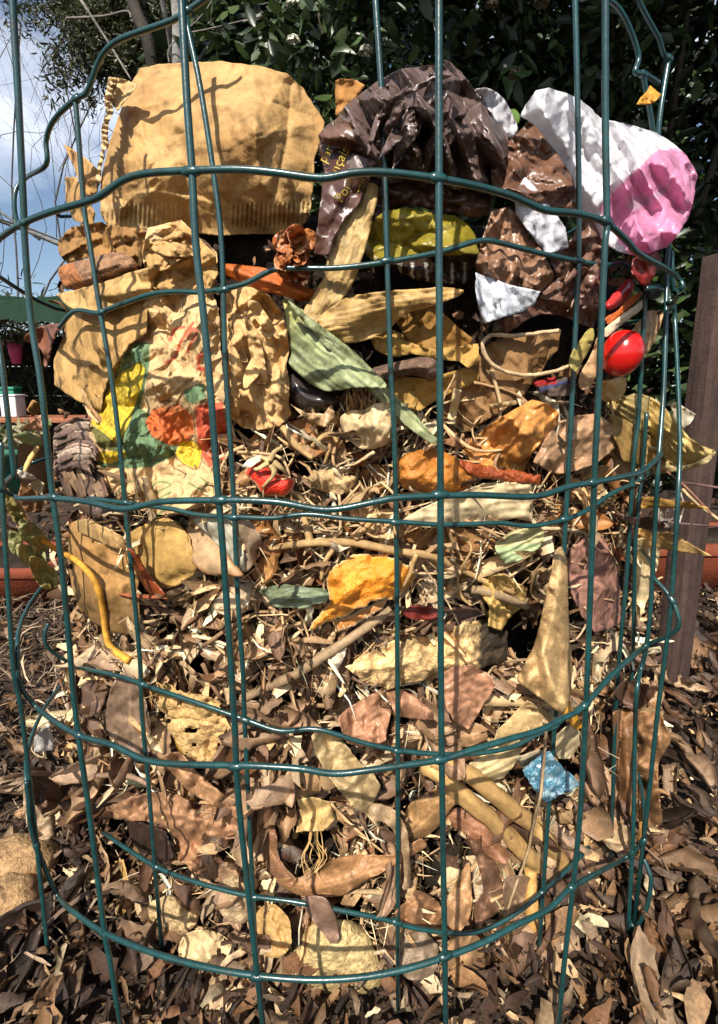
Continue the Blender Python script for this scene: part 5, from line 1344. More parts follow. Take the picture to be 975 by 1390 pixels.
S('white_edge', None, None, [(328, 634), (336, 624), (350, 618), (364, 620), (350, 628), (338, 636)], K(232, 216, 190), 11, 'husk', parent=wr, bulge=2, step=2.4)
for pts in [[(364, 628), (350, 637), (344, 636)], [(368, 632), (372, 644), (356, 662)], [(372, 628), (382, 636), (392, 645)], [(366, 626), (374, 612), (384, 606)], [(366, 626), (358, 622), (354, 626)]]:
    ptube('calyx_arm', pts, [17, 17, 13], [1.5, 1.0, .5], K(196, 168, 116), 'twig', parent=wr)
for k, (pts, o_, r, lab) in enumerate([
        ([(364, 745), (390, 741), (421, 737), (482, 737), (537, 748), (591, 757), (650, 785), (700, 806)], 12, [1.2, 1.8, 2.1, 2.0, 1.8, 1.2], 'thick tan branching stem crossing above the orange peel'),
        ([(327, 951), (360, 934), (401, 916), (455, 880), (510, 843), (530, 826)], 10, [2.2, 2.5, 2.7, 2.3, 1.5], 'grey tan split stalk running diagonally under the orange peel'),
        ([(412, 700), (418, 722), (421, 737)], 12, [1.4, 1.8, 2], 'short tan twig rising from the thick branching stem'),
        ([(482, 732), (500, 712), (512, 700)], 13, [1.6, 1.4, .9], 'short forked twig behind the ring wires'),
        ([(455, 742), (440, 764), (436, 788)], 12, [1.4, 1.2, .8], 'bent twig hanging down beside the orange peel'),
        ([(565, 752), (556, 780), (548, 796)], 16, [1.2, 1.0, .7], 'dry twig hanging over the orange peel right side'),
        ([(640, 800), (672, 806), (716, 824)], 13, [2.2, 2.6, 2.2], 'grey woody stalk end at the centre right'),
        ([(384, 580), (402, 604), (424, 622)], 12, [1.8, 1.7, 1.2], 'pale woody stem piece above the red rind'),
        ([(424, 606), (440, 592), (452, 590), (458, 600)], 14, [1.1, 1.5, 1.3, .8], 'curved pale stem left of the garlic bulb'),
        ([(446, 580), (448, 604), (440, 630)], 11, [1.0, 1.1, .6], 'pale stem hanging below the garlic skin'),
        ([(612, 720), (640, 742), (622, 780), (626, 808), (640, 822)], 14, [.7, .8, .7], 'thin curly white string at the centre right')]):
    ptube('dry_twig' if 'string' not in lab else 'string', pts, o_, r, K(186, 150, 100) if k not in (1, 6) else K(158, 132, 100), 'twig', lab, 'twig' if 'string' not in lab else 'string', seed=k)
S('celery_base', 'pale pitted vegetable base with cut stalks left of the garlic', 'vegetable scrap', [(416, 650), (424, 640), (440, 636), (462, 640), (484, 646), (480, 662), (460, 672), (440, 668), (424, 662)], K(206, 172, 122), 8, 'rot', bulge=6, bw=12, crum=(14, 6), back=6, step=2.3, mottle=.35, jit=1.5)
S('root_piece', 'large cream and brown rotting root behind the centre wires', 'root', [(470, 906), (482, 896), (506, 882), (537, 868), (580, 856), (625, 847), (650, 840), (676, 846), (690, 858), (692, 880), (686, 898), (660, 904), (636, 910), (600, 918), (560, 928), (528, 934), (496, 930)], K(214, 178, 124), 8, 'rot', bulge=9, bw=22, crum=(30, 10, 5), pleat=(-12, 22, 1.2, .5), back=12, step=2.1, mottle=.35, jit=2.0,
  paint=lambda P, C, d: (lambda k: C * (1 - k) + np.array(K(34, 28, 24)) * k)(np.clip((P[:, 0] - 648 - 40 * fbm(P[:, 0] / 16, P[:, 1] / 16, 4, 3)) / 10, 0, 1)[:, None] * .93) * (1 + .35 * (P[:, 1] > 892 - (P[:, 0] - 560) * .1))[:, None])
S('husk_tuft', 'torn golden husk pieces below the kraft card', 'husk', [(650, 800), (664, 782), (684, 778), (700, 790), (716, 796), (712, 820), (694, 836), (680, 856), (662, 850), (664, 824)], K(216, 178, 104), 8, 'husk', crum=(16, 6), pleat=(100, 8, 2, .3), step=2.4)
for k, (poly, o_, lab) in enumerate([
        ([(458, 976), (470, 962), (495, 948), (520, 934), (536, 936), (532, 960), (526, 990), (524, 1006), (508, 1012), (490, 1014), (470, 1008)], 10, 'curled salmon pink onion skin at the lower centre, left of the wire'),
        ([(524, 940), (546, 936), (570, 950), (588, 966), (590, 978), (560, 976), (536, 972)], 12, 'small salmon pink onion skin right of the inner centre wire'),
        ([(600, 914), (618, 904), (640, 902), (662, 914), (674, 928), (664, 946), (654, 962), (636, 990), (618, 982), (606, 962), (602, 938)], 11, 'rounded salmon pink onion skin right of the outer centre wire')]):
    S('onion_skin', lab, 'onion skin', poly, K(214, 160, 124), o_, 'skin', bulge=5, bw=10, crum=(46, 17, 3), step=2.3, smooth=False)
S('mouldy_crumb', 'white mouldy crumb left of the rotting root', 'mould', [(448, 900), (454, 884), (464, 874), (472, 880), (466, 896), (460, 908), (450, 910)], K(222, 204, 176), 9, 'rot', bulge=5, crum=(9, 3), step=2.3)
S('red_skin', 'small dark red skin scrap right of the orange peel', 'peel', [(548, 828), (566, 822), (592, 826), (594, 838), (572, 842), (552, 838)], K(140, 54, 40), 8, 'skin', bulge=4, smooth=True, step=2.4)
# --- lower: leaves
bl = empty('big_brown_leaf', onto((260, 1120), HEAP, 8)[0], 'big lobed brown leaf lying across the lower left wires', 'leaf')
VN = dict(fold=-1.2, wl=13)
S('main_lobe', None, None, [(130, 1104), (146, 1096), (162, 1088), (190, 1080), (217, 1074), (240, 1078), (257, 1087), (284, 1092), (310, 1100), (334, 1114), (336, 1130), (318, 1138), (300, 1140), (294, 1154), (290, 1168), (276, 1180), (264, 1188), (250, 1174), (237, 1160), (230, 1128), (203, 1116), (174, 1112), (150, 1110)], K(178, 132, 96), 10, 'leaf', parent=bl, wave=9, vein=dict(line=[(132, 1104), (200, 1096), (270, 1112), (334, 1124)], **VN), step=2.2, smooth=True, edge=.25, jit=1.6)
S('upper_lobe', None, None, [(217, 1030), (232, 1022), (246, 1022), (262, 1040), (276, 1056), (305, 1078), (330, 1094), (328, 1112), (310, 1104), (288, 1092), (256, 1074), (234, 1050)], K(184, 138, 98), 12, 'leaf', parent=bl, wave=7, vein=dict(line=[(224, 1030), (270, 1066), (328, 1104)], **VN), step=2.4, smooth=True)
S('crust', 'pitted pale tan crust behind the ring wire at lower left', 'food crust', [(217, 976), (240, 970), (270, 976), (300, 968), (320, 976), (322, 1036), (300, 1036), (270, 1034), (250, 1024), (232, 996)], K(216, 176, 116), 8, 'rot', bulge=7, crum=(20, 5, 4), holes=.16, back=6, step=2.4)
S('crust', 'ragged mouldy tan crust above the pale pitted one at left', 'food crust', [(206, 936), (226, 926), (250, 940), (280, 944), (306, 956), (316, 976), (290, 984), (262, 990), (236, 978), (216, 962)], K(206, 166, 106), 9, 'rot', bulge=5, crum=(14, 6, 4), holes=.2, back=5, step=2.4)
S('fruit_piece', 'golden yellow fruit piece in shade behind the ring wire', 'fruit scrap', [(234, 992), (246, 986), (262, 996), (264, 1016), (252, 1024), (240, 1014)], K(196, 150, 56), 3, 'tomato', bulge=6, bw=8, smooth=True, back=6, step=2.4)
S('grey_leaf', 'flat grey brown leaf standing upright behind the left inner wire', 'leaf', [(144, 968), (152, 930), (170, 912), (190, 930), (200, 960), (206, 1000), (200, 1030), (184, 1026), (160, 1014), (146, 996)], K(140, 114, 92), 4, 'leaf', wave=5, bulge=4, vein=dict(line=[(176, 914), (176, 970), (184, 1026)], fold=.8, wl=16), step=2.6, smooth=True)
S('grey_leaf', 'second grey leaf left of the upright one, in shade', 'leaf', [(100, 920), (122, 906), (142, 914), (146, 940), (134, 966), (112, 974), (98, 950)], K(118, 92, 76), 4, 'leaf', wave=6, vein=dict(line=[(104, 930), (126, 940), (136, 964)], fold=.8, wl=14), step=2.6, smooth=True)
S('white_scrap', 'small pale grey paper scrap near the leftmost wires', 'paper scrap', [(46, 1002), (56, 990), (68, 983), (72, 1000), (74, 1018), (58, 1020), (47, 1022)], K(206, 198, 190), 30, 'clean', crum=(16, 3), step=2.8)
S('tan_leaf', 'flat grey tan leaf leaning against the lower left wires', 'leaf', [(91, 1208), (96, 1184), (102, 1166), (114, 1146), (129, 1132), (140, 1150), (149, 1173), (148, 1204), (146, 1232), (130, 1242), (114, 1236), (100, 1226)], K(176, 142, 106), 14, 'leaf', wave=5, vein=dict(line=[(130, 1134), (122, 1180), (110, 1234)], fold=.7, wl=16), step=2.5, smooth=True)
S('brown_leaf', 'dark torn leaf hanging on the far left wires', 'leaf', [(44, 1042), (60, 1040), (76, 1058), (86, 1080), (76, 1098), (58, 1106), (46, 1090)], K(104, 78, 60), 26, 'leaf', wave=7, crum=(24, 5), step=2.6)
S('brown_leaf', 'pale torn leaf below the dark one on the far left wires', 'leaf', [(32, 1058), (42, 1054), (50, 1090), (60, 1110), (76, 1106), (74, 1138), (56, 1140), (40, 1130), (32, 1100)], K(176, 150, 118), 20, 'leaf', wave=5, crum=(30, 4), step=2.6)
ptube('bent_twig', [(0, 1058), (40, 1050), (78, 1051), (120, 1053), (156, 1052), (184, 1056), (212, 1072)], [40, 36, 30, 24, 16, 12], [1.2, 1.6, 1.6, 1.4, .9], K(150, 120, 96), 'twig', 'long grey twig lying level across the lower left wires', 'twig')
S('curved_leaf', 'long curved shiny brown leaf across the lower centre', 'leaf', [(374, 1194), (390, 1192), (410, 1190), (436, 1176), (462, 1163), (496, 1160), (530, 1160), (552, 1150), (570, 1138), (580, 1148), (562, 1160), (538, 1174), (516, 1186), (496, 1196), (478, 1208), (462, 1216), (436, 1218), (411, 1216), (390, 1208)], K(182, 134, 90), 13, 'leaf', bulge=5, bw=10, vein=dict(line=[(376, 1198), (420, 1208), (470, 1196), (530, 1170), (576, 1144)], fold=-1.5, wl=10), step=2.3, smooth=True, edge=.15)
S('curved_leaf', 'narrow brown leaf curling up left of the long curved one', 'leaf', [(340, 1090), (352, 1094), (366, 1090), (374, 1120), (378, 1160), (390, 1180), (404, 1196), (396, 1204), (380, 1196), (364, 1182), (354, 1150), (346, 1120)], K(150, 108, 78), 9, 'leaf', bulge=4, bw=8, vein=dict(line=[(350, 1094), (364, 1150), (398, 1200)], fold=-1.2, wl=9), step=2.3, smooth=True)
S('cream_leaf', 'torn cream leaf fragment below the ring wire at centre', 'leaf', [(422, 998), (436, 988), (455, 992), (470, 1012), (488, 1034), (508, 1050), (517, 1066), (510, 1086), (506, 1096), (518, 1126), (498, 1108), (480, 1096), (458, 1070), (440, 1046), (428, 1022)], K(204, 176, 128), 12, 'leaf', wave=6, bulge=3, crum=(30, 4), step=2.3, mottle=.25, holes=.08)
S('grey_peel', 'grey tan peel bending down the inner centre wire', 'peel', [(500, 1098), (512, 1090), (532, 1098), (546, 1112), (554, 1132), (556, 1160), (558, 1190), (556, 1204), (546, 1206), (548, 1170), (540, 1138), (524, 1118), (506, 1112)], K(184, 152, 116), 16, 'leaf', bulge=4, bw=6, step=2.3, smooth=True)
rs = empty('rooted_scrap', onto((430, 1120), HEAP, 8)[0], 'light tan peel scrap with dangling root hairs at lower centre', 'peel')
S('peel', None, None, [(404, 1084), (424, 1082), (448, 1088), (455, 1112), (446, 1122), (438, 1128), (418, 1128), (401, 1130), (408, 1106)], K(226, 188, 124), 9, 'husk', parent=rs, bulge=3, crum=(26, 4), step=2.4)
for k in range(9):
    x = 420 + 20 * rg.random()
    ptube('root_hair', [(x, 1112), (x + rg.normal() * 4, 1140), (x + rg.normal() * 7, 1165), (x + rg.normal() * 12, 1180 + 20 * rg.random())], 15, [.35, .3, .18], K(206, 168, 106), 'twig', parent=rs, seg=5)
S('brown_leaf', 'olive brown leaf behind the outer centre wire at lower right', 'leaf', [(552, 1098), (574, 1080), (598, 1067), (616, 1072), (627, 1082), (612, 1098), (598, 1118), (584, 1132), (566, 1138), (552, 1132)], K(176, 134, 88), 7, 'leaf', bulge=4, vein=dict(line=[(556, 1134), (590, 1100), (622, 1080)], fold=-1, wl=11), step=2.4, smooth=True)
S('brown_leaf', 'reddish brown leaf under the two thick stalks', 'leaf', [(606, 1104), (630, 1094), (650, 1102), (676, 1136), (690, 1160), (684, 1174), (660, 1160), (636, 1134), (612, 1122)], K(156, 108, 78), 7, 'leaf', bulge=4, vein=dict(line=[(608, 1110), (650, 1130), (686, 1170)], fold=-1, wl=11), step=2.4, smooth=True)
S('brown_leaf', 'drooping grey brown leaf below the reddish one', 'leaf', [(640, 1140), (660, 1156), (678, 1180), (686, 1220), (678, 1236), (660, 1250), (648, 1262), (644, 1230), (656, 1206), (648, 1170)], K(140, 104, 80), 8, 'leaf', wave=7, bulge=3, vein=dict(line=[(642, 1142), (668, 1196), (652, 1256)], fold=-1, wl=12), step=2.4, smooth=True)
S('brown_leaf', 'pointed tan leaf standing right of the outer centre wire at the bottom', 'leaf', [(604, 1228), (618, 1200), (636, 1170), (640, 1200), (641, 1230), (634, 1252), (624, 1264), (606, 1254)], K(198, 152, 108), 12, 'leaf', bulge=4, wave=4, step=2.4, smooth=True)
S('brown_leaf', 'crumpled brown leaf left of the outer centre wire at the bottom', 'leaf', [(536, 1240), (552, 1222), (566, 1208), (586, 1218), (598, 1228), (600, 1256), (580, 1264), (556, 1264)], K(172, 126, 88), 10, 'leaf', bulge=3, crum=(26, 7), step=2.4, smooth=True)
for k, (pts, lab) in enumerate([([(588, 1032), (612, 1040), (640, 1053), (692, 1095), (730, 1126), (760, 1166), (764, 1176)], 'upper of two thick tan stalks at the lower right'), ([(578, 1040), (606, 1060), (640, 1088), (692, 1136), (716, 1160), (732, 1178)], 'lower of two thick tan stalks at the lower right')]):
    ptube('thick_stalk', pts, 13, [3.8, 4.4, 4.8, 4.6, 4.4], K(206, 164, 104), 'husk', lab, 'stalk', seg=16, seed=k, rough=.0024)
S('cream_husk', 'cream husk sheet under the ring wire at right', 'husk', [(638, 1036), (660, 1020), (690, 1006), (706, 1002), (708, 1020), (698, 1040), (684, 1056), (664, 1060), (646, 1052)], K(226, 198, 146), 8, 'husk', bulge=4, pleat=(-30, 12, 1.5, .25), step=2.5)
S('cream_husk', 'pale cream husk right of the blue label', 'husk', [(752, 1000), (770, 984), (786, 990), (788, 1010), (774, 1030), (758, 1030), (750, 1016)], K(230, 206, 160), 10, 'husk', bulge=4, pleat=(-50, 10, 1.5, .25), step=2.5)
S('cream_husk', 'broad beige husk above the ring wire, left of the folded leaf', 'husk', [(676, 990), (700, 966), (716, 950), (736, 960), (756, 978), (744, 992), (716, 1000), (690, 1010), (668, 1010)], K(212, 178, 124), 8, 'husk', bulge=4, crum=(30, 5), step=2.5)
# blue label on a string
tl = empty('blue_label', onto((745, 1060), HEAP, 34)[0], 'crinkled blue plastic label hanging on a string from the ring wire', 'label')
S('label_face', None, None, [(709, 1046), (722, 1034), (734, 1024), (745, 1019), (758, 1034), (772, 1048), (789, 1064), (770, 1076), (756, 1082), (741, 1090), (730, 1076), (718, 1060)], K(86, 138, 160), 35, 'foil', parent=tl, crum=(16, 6), wave=4, jit=1.2, step=2.2, mottle=.5, paint=lambda P, C, d: (lambda k: C * (1 - k) + np.array(K(190, 216, 226)) * k)(np.clip(fbm(P[:, 0] / 7, P[:, 1] / 7, 8, 4) * 4, 0, .8)[:, None]))
S('card_corner', None, None, [(699, 1028), (716, 1022), (732, 1016), (740, 1022), (724, 1036), (710, 1044)], K(196, 178, 146), 27, 'clean', parent=tl, step=2.6)
ptube('string', [(738, 978), (741, 1000), (738, 1040), (734, 1080), (726, 1112), (718, 1150), (708, 1182), (694, 1220), (686, 1250)], [60, 52, 44, 44, 34, 26, 20, 16, 12], [.8, .8, .7], K(184, 156, 120), 'twig', parent=tl, seg=6)
# hanging rolled leaf at right and its neighbours
hl = empty('hanging_leaf', onto((870, 1040), HEAP, 40)[0], 'big rolled brown leaf hanging down outside the right wires', 'leaf')
S('left_roll', None, None, [(832, 968), (846, 964), (858, 966), (864, 1000), (866, 1040), (866, 1080), (866, 1112), (860, 1114), (842, 1106), (838, 1070), (834, 1010)], K(152, 110, 74), 42, 'leaf', parent=hl, bulge=15, bw=9, pleat=(88, 9, .7, .3), tilt=(20, 0), smooth=True, step=2.4, back=3)
S('right_flap', None, None, [(856, 966), (876, 966), (896, 968), (904, 986), (911, 1004), (902, 1022), (894, 1040), (896, 1080), (899, 1114), (888, 1120), (880, 1124), (868, 1116), (866, 1080), (866, 1030), (862, 996)], K(160, 118, 80), 38, 'leaf', parent=hl, bulge=9, bw=12, wave=8, vein=dict(line=[(860, 970), (884, 1020), (882, 1120)], fold=-1, wl=12), tilt=(24, 0), smooth=True, step=2.4)
S('stalk_tip', None, None, [(868, 1116), (874, 1116), (873, 1150), (869, 1162), (865, 1150)], K(190, 140, 70), 40, 'leaf', parent=hl, step=2.6)
S('dark_leaf', 'dark crumpled leaf just above the hanging rolled leaf', 'leaf', [(832, 940), (842, 928), (853, 921), (874, 928), (896, 932), (888, 944), (880, 954), (862, 966), (846, 956)], K(104, 76, 60), 48, 'leaf', crum=(22, 6), tilt=(20, 0), step=2.5)
S('tan_leaf', 'wrinkled grey tan leaf between the lower right wires', 'leaf', [(781, 1176), (800, 1160), (820, 1148), (834, 1144), (840, 1160), (844, 1178), (832, 1194), (812, 1192), (790, 1186)], K(176, 138, 104), 14, 'leaf', bulge=3, crum=(30, 6), step=2.4, smooth=True)
S('tan_leaf', 'flat pinkish tan leaf at the lower right corner of the bin', 'leaf', [(780, 1208), (800, 1200), (832, 1204), (832, 1234), (826, 1262), (818, 1288), (806, 1282), (792, 1262), (784, 1240)], K(194, 152, 118), 13, 'leaf', wave=4, vein=dict(line=[(806, 1202), (812, 1240), (816, 1286)], fold=.8, wl=16), step=2.4, smooth=True)
S('grey_leaf', 'greyish leaf behind the bottom ring wire at right', 'leaf', [(684, 1196), (704, 1188), (726, 1196), (730, 1220), (712, 1240), (692, 1250), (684, 1226)], K(156, 124, 98), 8, 'leaf', wave=5, vein=dict(line=[(690, 1196), (708, 1220), (698, 1248)], fold=.8, wl=14), step=2.5, smooth=True)
ptube('thick_stalk', [(720, 1180), (722, 1230), (722, 1290), (722, 1340)], 12, [3.6, 4.0, 4.0], K(206, 160, 92), 'husk', 'short upright tan stalk at the bottom right', 'stalk', seg=10)
S('bread_crust', 'pale yellow porous bread lump at the bottom centre', 'bread', [(398, 1296), (412, 1268), (430, 1250), (456, 1248), (484, 1252), (500, 1270), (512, 1296), (520, 1330), (498, 1350), (440, 1352), (404, 1340)], K(208, 180, 124), 4, 'rot', bulge=12, bw=16, crum=(18, 3), back=20, step=2.4, smooth=True)
S('grey_peel', 'grey pink peel hanging over the bread lump', 'peel', [(410, 1220), (430, 1216), (446, 1224), (456, 1246), (460, 1272), (454, 1290), (444, 1274), (432, 1260), (420, 1242)], K(166, 132, 112), 16, 'leaf', bulge=4, bw=7, smooth=True, step=2.4)
for k, (poly, c, lab) in enumerate([
        ([(200, 1230), (224, 1216), (254, 1222), (270, 1244), (256, 1266), (226, 1272), (206, 1256)], (214, 180, 130), 'crumbly beige crust at the bottom left of the bin'),
        ([(300, 1196), (330, 1190), (344, 1214), (340, 1246), (316, 1254), (296, 1232)], (206, 176, 136), 'mouldy pale crust beside the outer left wire at the bottom'),
        ([(250, 1270), (286, 1262), (316, 1284), (310, 1320), (270, 1334), (244, 1304)], (226, 196, 146), 'cream folded husk at the bottom left'),
        ([(350, 1236), (374, 1228), (394, 1252), (392, 1290), (364, 1300), (346, 1270)], (206, 164, 104), 'tan curled peel left of the bread lump'),
        ([(540, 1270), (572, 1264), (594, 1284), (590, 1320), (556, 1330), (536, 1302)], (150, 128, 104), 'fibrous grey husk right of the bread lump'),
        ([(610, 1276), (644, 1268), (668, 1290), (660, 1326), (624, 1332), (606, 1304)], (190, 148, 104), 'tan leaf scrap under the bottom ring wire'),
        ([(150, 1290), (186, 1280), (220, 1300), (214, 1340), (176, 1352), (148, 1324)], (186, 148, 110), 'tan husk scrap at the very bottom left'),
        ([(740, 1270), (770, 1262), (790, 1290), (780, 1330), (746, 1336), (730, 1304)], (200, 158, 110), 'tan husk scrap at the very bottom right')]):
    S('husk_scrap', lab, 'husk', poly, K(*c), 9, 'husk' if k > 1 else 'rot', bulge=6, bw=10, crum=(20, 6), back=5, step=2.6, smooth=True)
for k, (poly, c, lab) in enumerate([
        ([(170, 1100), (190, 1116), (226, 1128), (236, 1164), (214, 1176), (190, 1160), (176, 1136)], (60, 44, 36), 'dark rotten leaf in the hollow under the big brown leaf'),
        ([(150, 1170), (168, 1166), (176, 1200), (170, 1240), (156, 1246), (146, 1210)], (206, 164, 96), 'golden wood chips stuck beside the lower left wire')]):
    S('leaf_scrap', lab, 'leaf scrap', poly, K(*c), 3, 'leaf', crum=(16, 5), step=2.8)
# earth clods on the ground at left
for k, (px, py, r, lab) in enumerate([(16, 1185, .026, 'cracked dry tan earth clod at the left edge of the view'), (4, 1232, .02, 'smaller dry earth clod at the lower left edge')]):
    c = on_ground(px, py, .012)
    nu, nv = 18, 28
    ph_ = np.linspace(0, math.pi, nu); th_ = np.linspace(0, 2 * math.pi, nv, endpoint=False)
    A, B2 = np.meshgrid(ph_, th_, indexing='ij')
    D_ = np.stack([np.sin(A) * np.cos(B2), np.sin(A) * np.sin(B2), np.cos(A) * .8], -1).reshape(-1, 3)
    rr = r * (1 + .5 * fbm(D_[:, 0] * 2.4 + 5, D_[:, 1] * 2.4 + D_[:, 2] * 3, k, 4))
    V = c + D_ * rr[:, None]
    i = (np.arange(nu - 1)[:, None] * nv + np.arange(nv)[None]).ravel(); j = (np.arange(nu - 1)[:, None] * nv + (np.arange(nv)[None] + 1) % nv).ravel()
    tag(link('earth_clod', raw_mesh('earth_clod', V, np.stack([i, i + nv, j + nv, j], 1), np.tile(K(186, 148, 104), (len(V), 1))), M['rot']), lab, 'clod')
# loose thin wires and twigs at right
for pts, r, c, lab in [([(905, 640), (930, 660), (975, 708)], .6, K(150, 104, 84), 'thin reddish twig slanting across the brown post'),
                       ([(918, 654), (950, 658), (990, 664)], .6, K(120, 92, 84), 'thin level twig crossing the brown post'),
                       ([(926, 664), (950, 686), (985, 712)], .8, K(206, 176, 130), 'pale bent straw sticking out past the brown post'),
                       ([(900, 708), (940, 712), (985, 716)], .6, K(110, 92, 86), 'grey thread of wire level across the brown post')]:
    ptube('thin_twig', pts, 60, r, c, 'twig', lab, 'twig', rough=.0002)
litter('plant_debris', 'crumbled tan and brown plant bits packed through the heap', 'plant debris', 13000, 80, 890, 560, 1400, 3, 30, .22, TAN + TAN[2:6] + DARK + DARK[:3], out=(-14, 3), seed=1, thinlow=.45)
litter('dark_crumbs', 'dark rotted crumbs in the gaps of the heap', 'plant debris', 7000, 80, 890, 330, 1380, 3, 14, .5, DARK, out=(-12, -3), seed=2)
litter('shredded_straw', 'pale shredded straw and husk strips tangled in the heap', 'straw', 3600, 120, 880, 540, 1330, 10, 42, .08, PALE + TAN, out=(-4, 6), seed=3, thinlow=.4)
litter('leaf_crumbs', 'broken dry leaf bits at the foot of the heap', 'plant debris', 4200, 90, 890, 900, 1400, 7, 38, .36, TAN + DARK[:3], 'leaf', (-12, 4), seed=4, cross=.8, thinlow=.6)
litter('root_fibres', 'hair thin dry root fibres clinging to the scraps in the heap', 'roots', 2600, 120, 880, 540, 1330, 14, 46, .018, PALE + TAN, 'twig', (-2, 7), seed=5, bend=2.4)

# ------------------------------------------------------------------ curled dry leaves and scraps, each a thing of its own
def leaf_mesh(seed, L_=1.0, W_=.42, lobed=0, curl=1.2, roll=.8, nu=22, nv=13):
    rg = np.random.default_rng(seed)
    u = np.linspace(0, 1, nu); v = np.linspace(-1, 1, nv)
    U, Vv = np.meshgrid(u, v, indexing='ij')
    w = W_ * np.sin(np.pi * np.clip(U, .0, 1) ** .85) ** .75 + .012
    if lobed:
        w = w * (1 - .35 * np.abs(np.sin(U * np.pi * 3.2 + rg.random())) * np.abs(Vv))
    w = w * (1 + .25 * (vn(U * 9, Vv * .5 + 3 * (Vv > 0), seed) - .5))
    y = w * Vv
    th = roll * Vv * (0.6 + .6 * vn(U * 3, Vv * 0, seed + 1))
    yy = np.where(np.abs(th) > 1e-4, w * np.sin(th) / np.maximum(roll, .2), y)
    z = w * (1 - np.cos(th)) / np.maximum(roll, .2) + .03 * np.abs(Vv) + .2 * fbm(U * 5, Vv * 2.5, seed + 2, 4) * (.4 + np.abs(Vv))
    ang = curl * (U - .5) * (1 + .4 * Vv * (rg.random() - .5)) + .25 * fbm(U * 3, Vv, seed + 8, 2)
    x = (U - .5) * np.sinc(ang / np.pi * .7)
    z = z + curl * .5 * (U - .5) ** 2
    tw = (rg.random() - .5) * 1.4 * (U - .5)
    yb = yy * np.cos(tw) - z * np.sin(tw); zb = yy * np.sin(tw) + z * np.cos(tw)
    P = np.stack([x * L_, yb, zb], -1).reshape(-1, 3)
    i = (np.arange(nu - 1)[:, None] * nv + np.arange(nv - 1)[None]).ravel()
    Q = np.stack([i, i + nv, i + nv + 1, i + 1], 1)
    hn = vn(U * 8, Vv * 4, seed + 30).ravel()
    Q = Q[~((hn[Q] > .86).all(1))]
    ph = (U * 7 - .5 * np.abs(Vv)) % 1
    c = 1 + .5 * np.exp(-(Vv / .08) ** 2) + .3 * np.exp(-((ph - .5) / .1) ** 2) - .35 * np.abs(Vv) ** 4 - .4 * np.clip((vn(U * 11, Vv * 5, seed + 71) - .66) * 6, 0, 1)
    c = c * (1 + .9 * fbm(U * 5, Vv * 3, seed + 5, 3))
    C = np.repeat(c.reshape(-1, 1), 3, 1)
    me = raw_mesh('dry_leaf', P, Q, np.clip(C, .25, 1.6))
    # stalk: a thin tapered tail at the base
    return me
LEAVES = [leaf_mesh(s, 1, w, lb, c, r) for s, w, lb, c, r in
          [(1, .22, 0, 1.4, 1.3), (2, .3, 0, -1.5, 1.6), (3, .18, 0, 2.0, 1.8), (4, .26, 1, 1.6, 1.6), (5, .26, 0, -1.0, 2.1), (6, .3, 1, 2.0, 1.9),
           (7, .24, 0, .9, 2.4), (8, .3, 0, 2.2, 1.1), (9, .16, 0, -1.8, 1.3), (10, .28, 1, -1.6, 2.2)]]
for m_ in LEAVES:
    m_.materials.append(M['leaf'])
SKINS = [leaf_mesh(s, 1, w, 0, c, r, 14, 9) for s, w, c, r in [(21, .34, 1.4, 1.8), (22, .4, -.8, 1.2), (23, .28, 1.8, 1.4), (24, .42, .8, 1.6)]]
for m_ in SKINS:
    m_.materials.append(M['skin'])

def put(name, me, pos, nrm, size, col, label, cat, group, rg, spin=None):
    o = bpy.data.objects.new(name, me)
    n = Vector(nrm).normalized()
    q = n.to_track_quat('Z', 'Y')
    from mathutils import Quaternion
    q = q @ Quaternion((0, 0, 1), rg.random() * 6.283 if spin is None else spin)
    o.rotation_mode = 'QUATERNION'; o.rotation_quaternion = q
    o.location = pos
    s = size
    o.scale = (s, s * (.8 + .4 * rg.random()), s)
    o.color = (*np.clip(col, 0, 1), 1)
    COL.objects.link(o)
    return tag(o, label, cat, group)

ANCH = [((290, 200), 'the big coffee filter'), ((220, 560), 'the printed bag'), ((345, 490), 'the crumpled paper'), ((470, 490), 'the leek leaf'), ((500, 580), 'the garlic bulb'),
        ((365, 655), 'the red rind piece'), ((590, 640), 'the spotted tangerine peel'), ((690, 600), 'the amber onion skin'), ((780, 600), 'the pinkish onion skin'), ((845, 480), 'the red tomato'),
        ((640, 685), 'the broad cream husk'), ((400, 810), 'the grey green leaf'), ((500, 790), 'the orange peel'), ((430, 890), 'the diagonal stalk'), ((580, 890), 'the rotting root'),
        ((500, 980), 'the salmon onion skins'), ((635, 945), 'the rounded salmon skin'), ((745, 870), 'the long folded leaf'), ((805, 790), 'the pinkish brown paper'), ((745, 1055), 'the blue label'),
        ((660, 1090), 'the thick tan stalks'), ((870, 1040), 'the hanging rolled leaf'), ((270, 1010), 'the pitted crust'), ((175, 970), 'the upright grey leaf'), ((260, 1120), 'the big lobed leaf'),
        ((470, 1190), 'the long curved leaf'), ((465, 1050), 'the cream leaf fragment'), ((430, 1105), 'the rooted peel scrap'), ((120, 1190), 'the flat grey tan leaf'), ((455, 1290), 'the bread lump'),
        ((620, 1220), 'the pointed tan leaf'), ((665, 1190), 'the drooping grey leaf'), ((810, 1170), 'the wrinkled tan leaf'), ((805, 1245), 'the flat pinkish leaf'), ((150, 790), 'the wet coffee filter'),
        ((185, 905), 'the spring onion base'), ((290, 745), 'the shell shaped rind'), ((225, 1245), 'the beige crust'), ((280, 1300), 'the cream folded husk'), ((180, 1315), 'the lowest left husk'), ((760, 1300), 'the lowest right husk')]
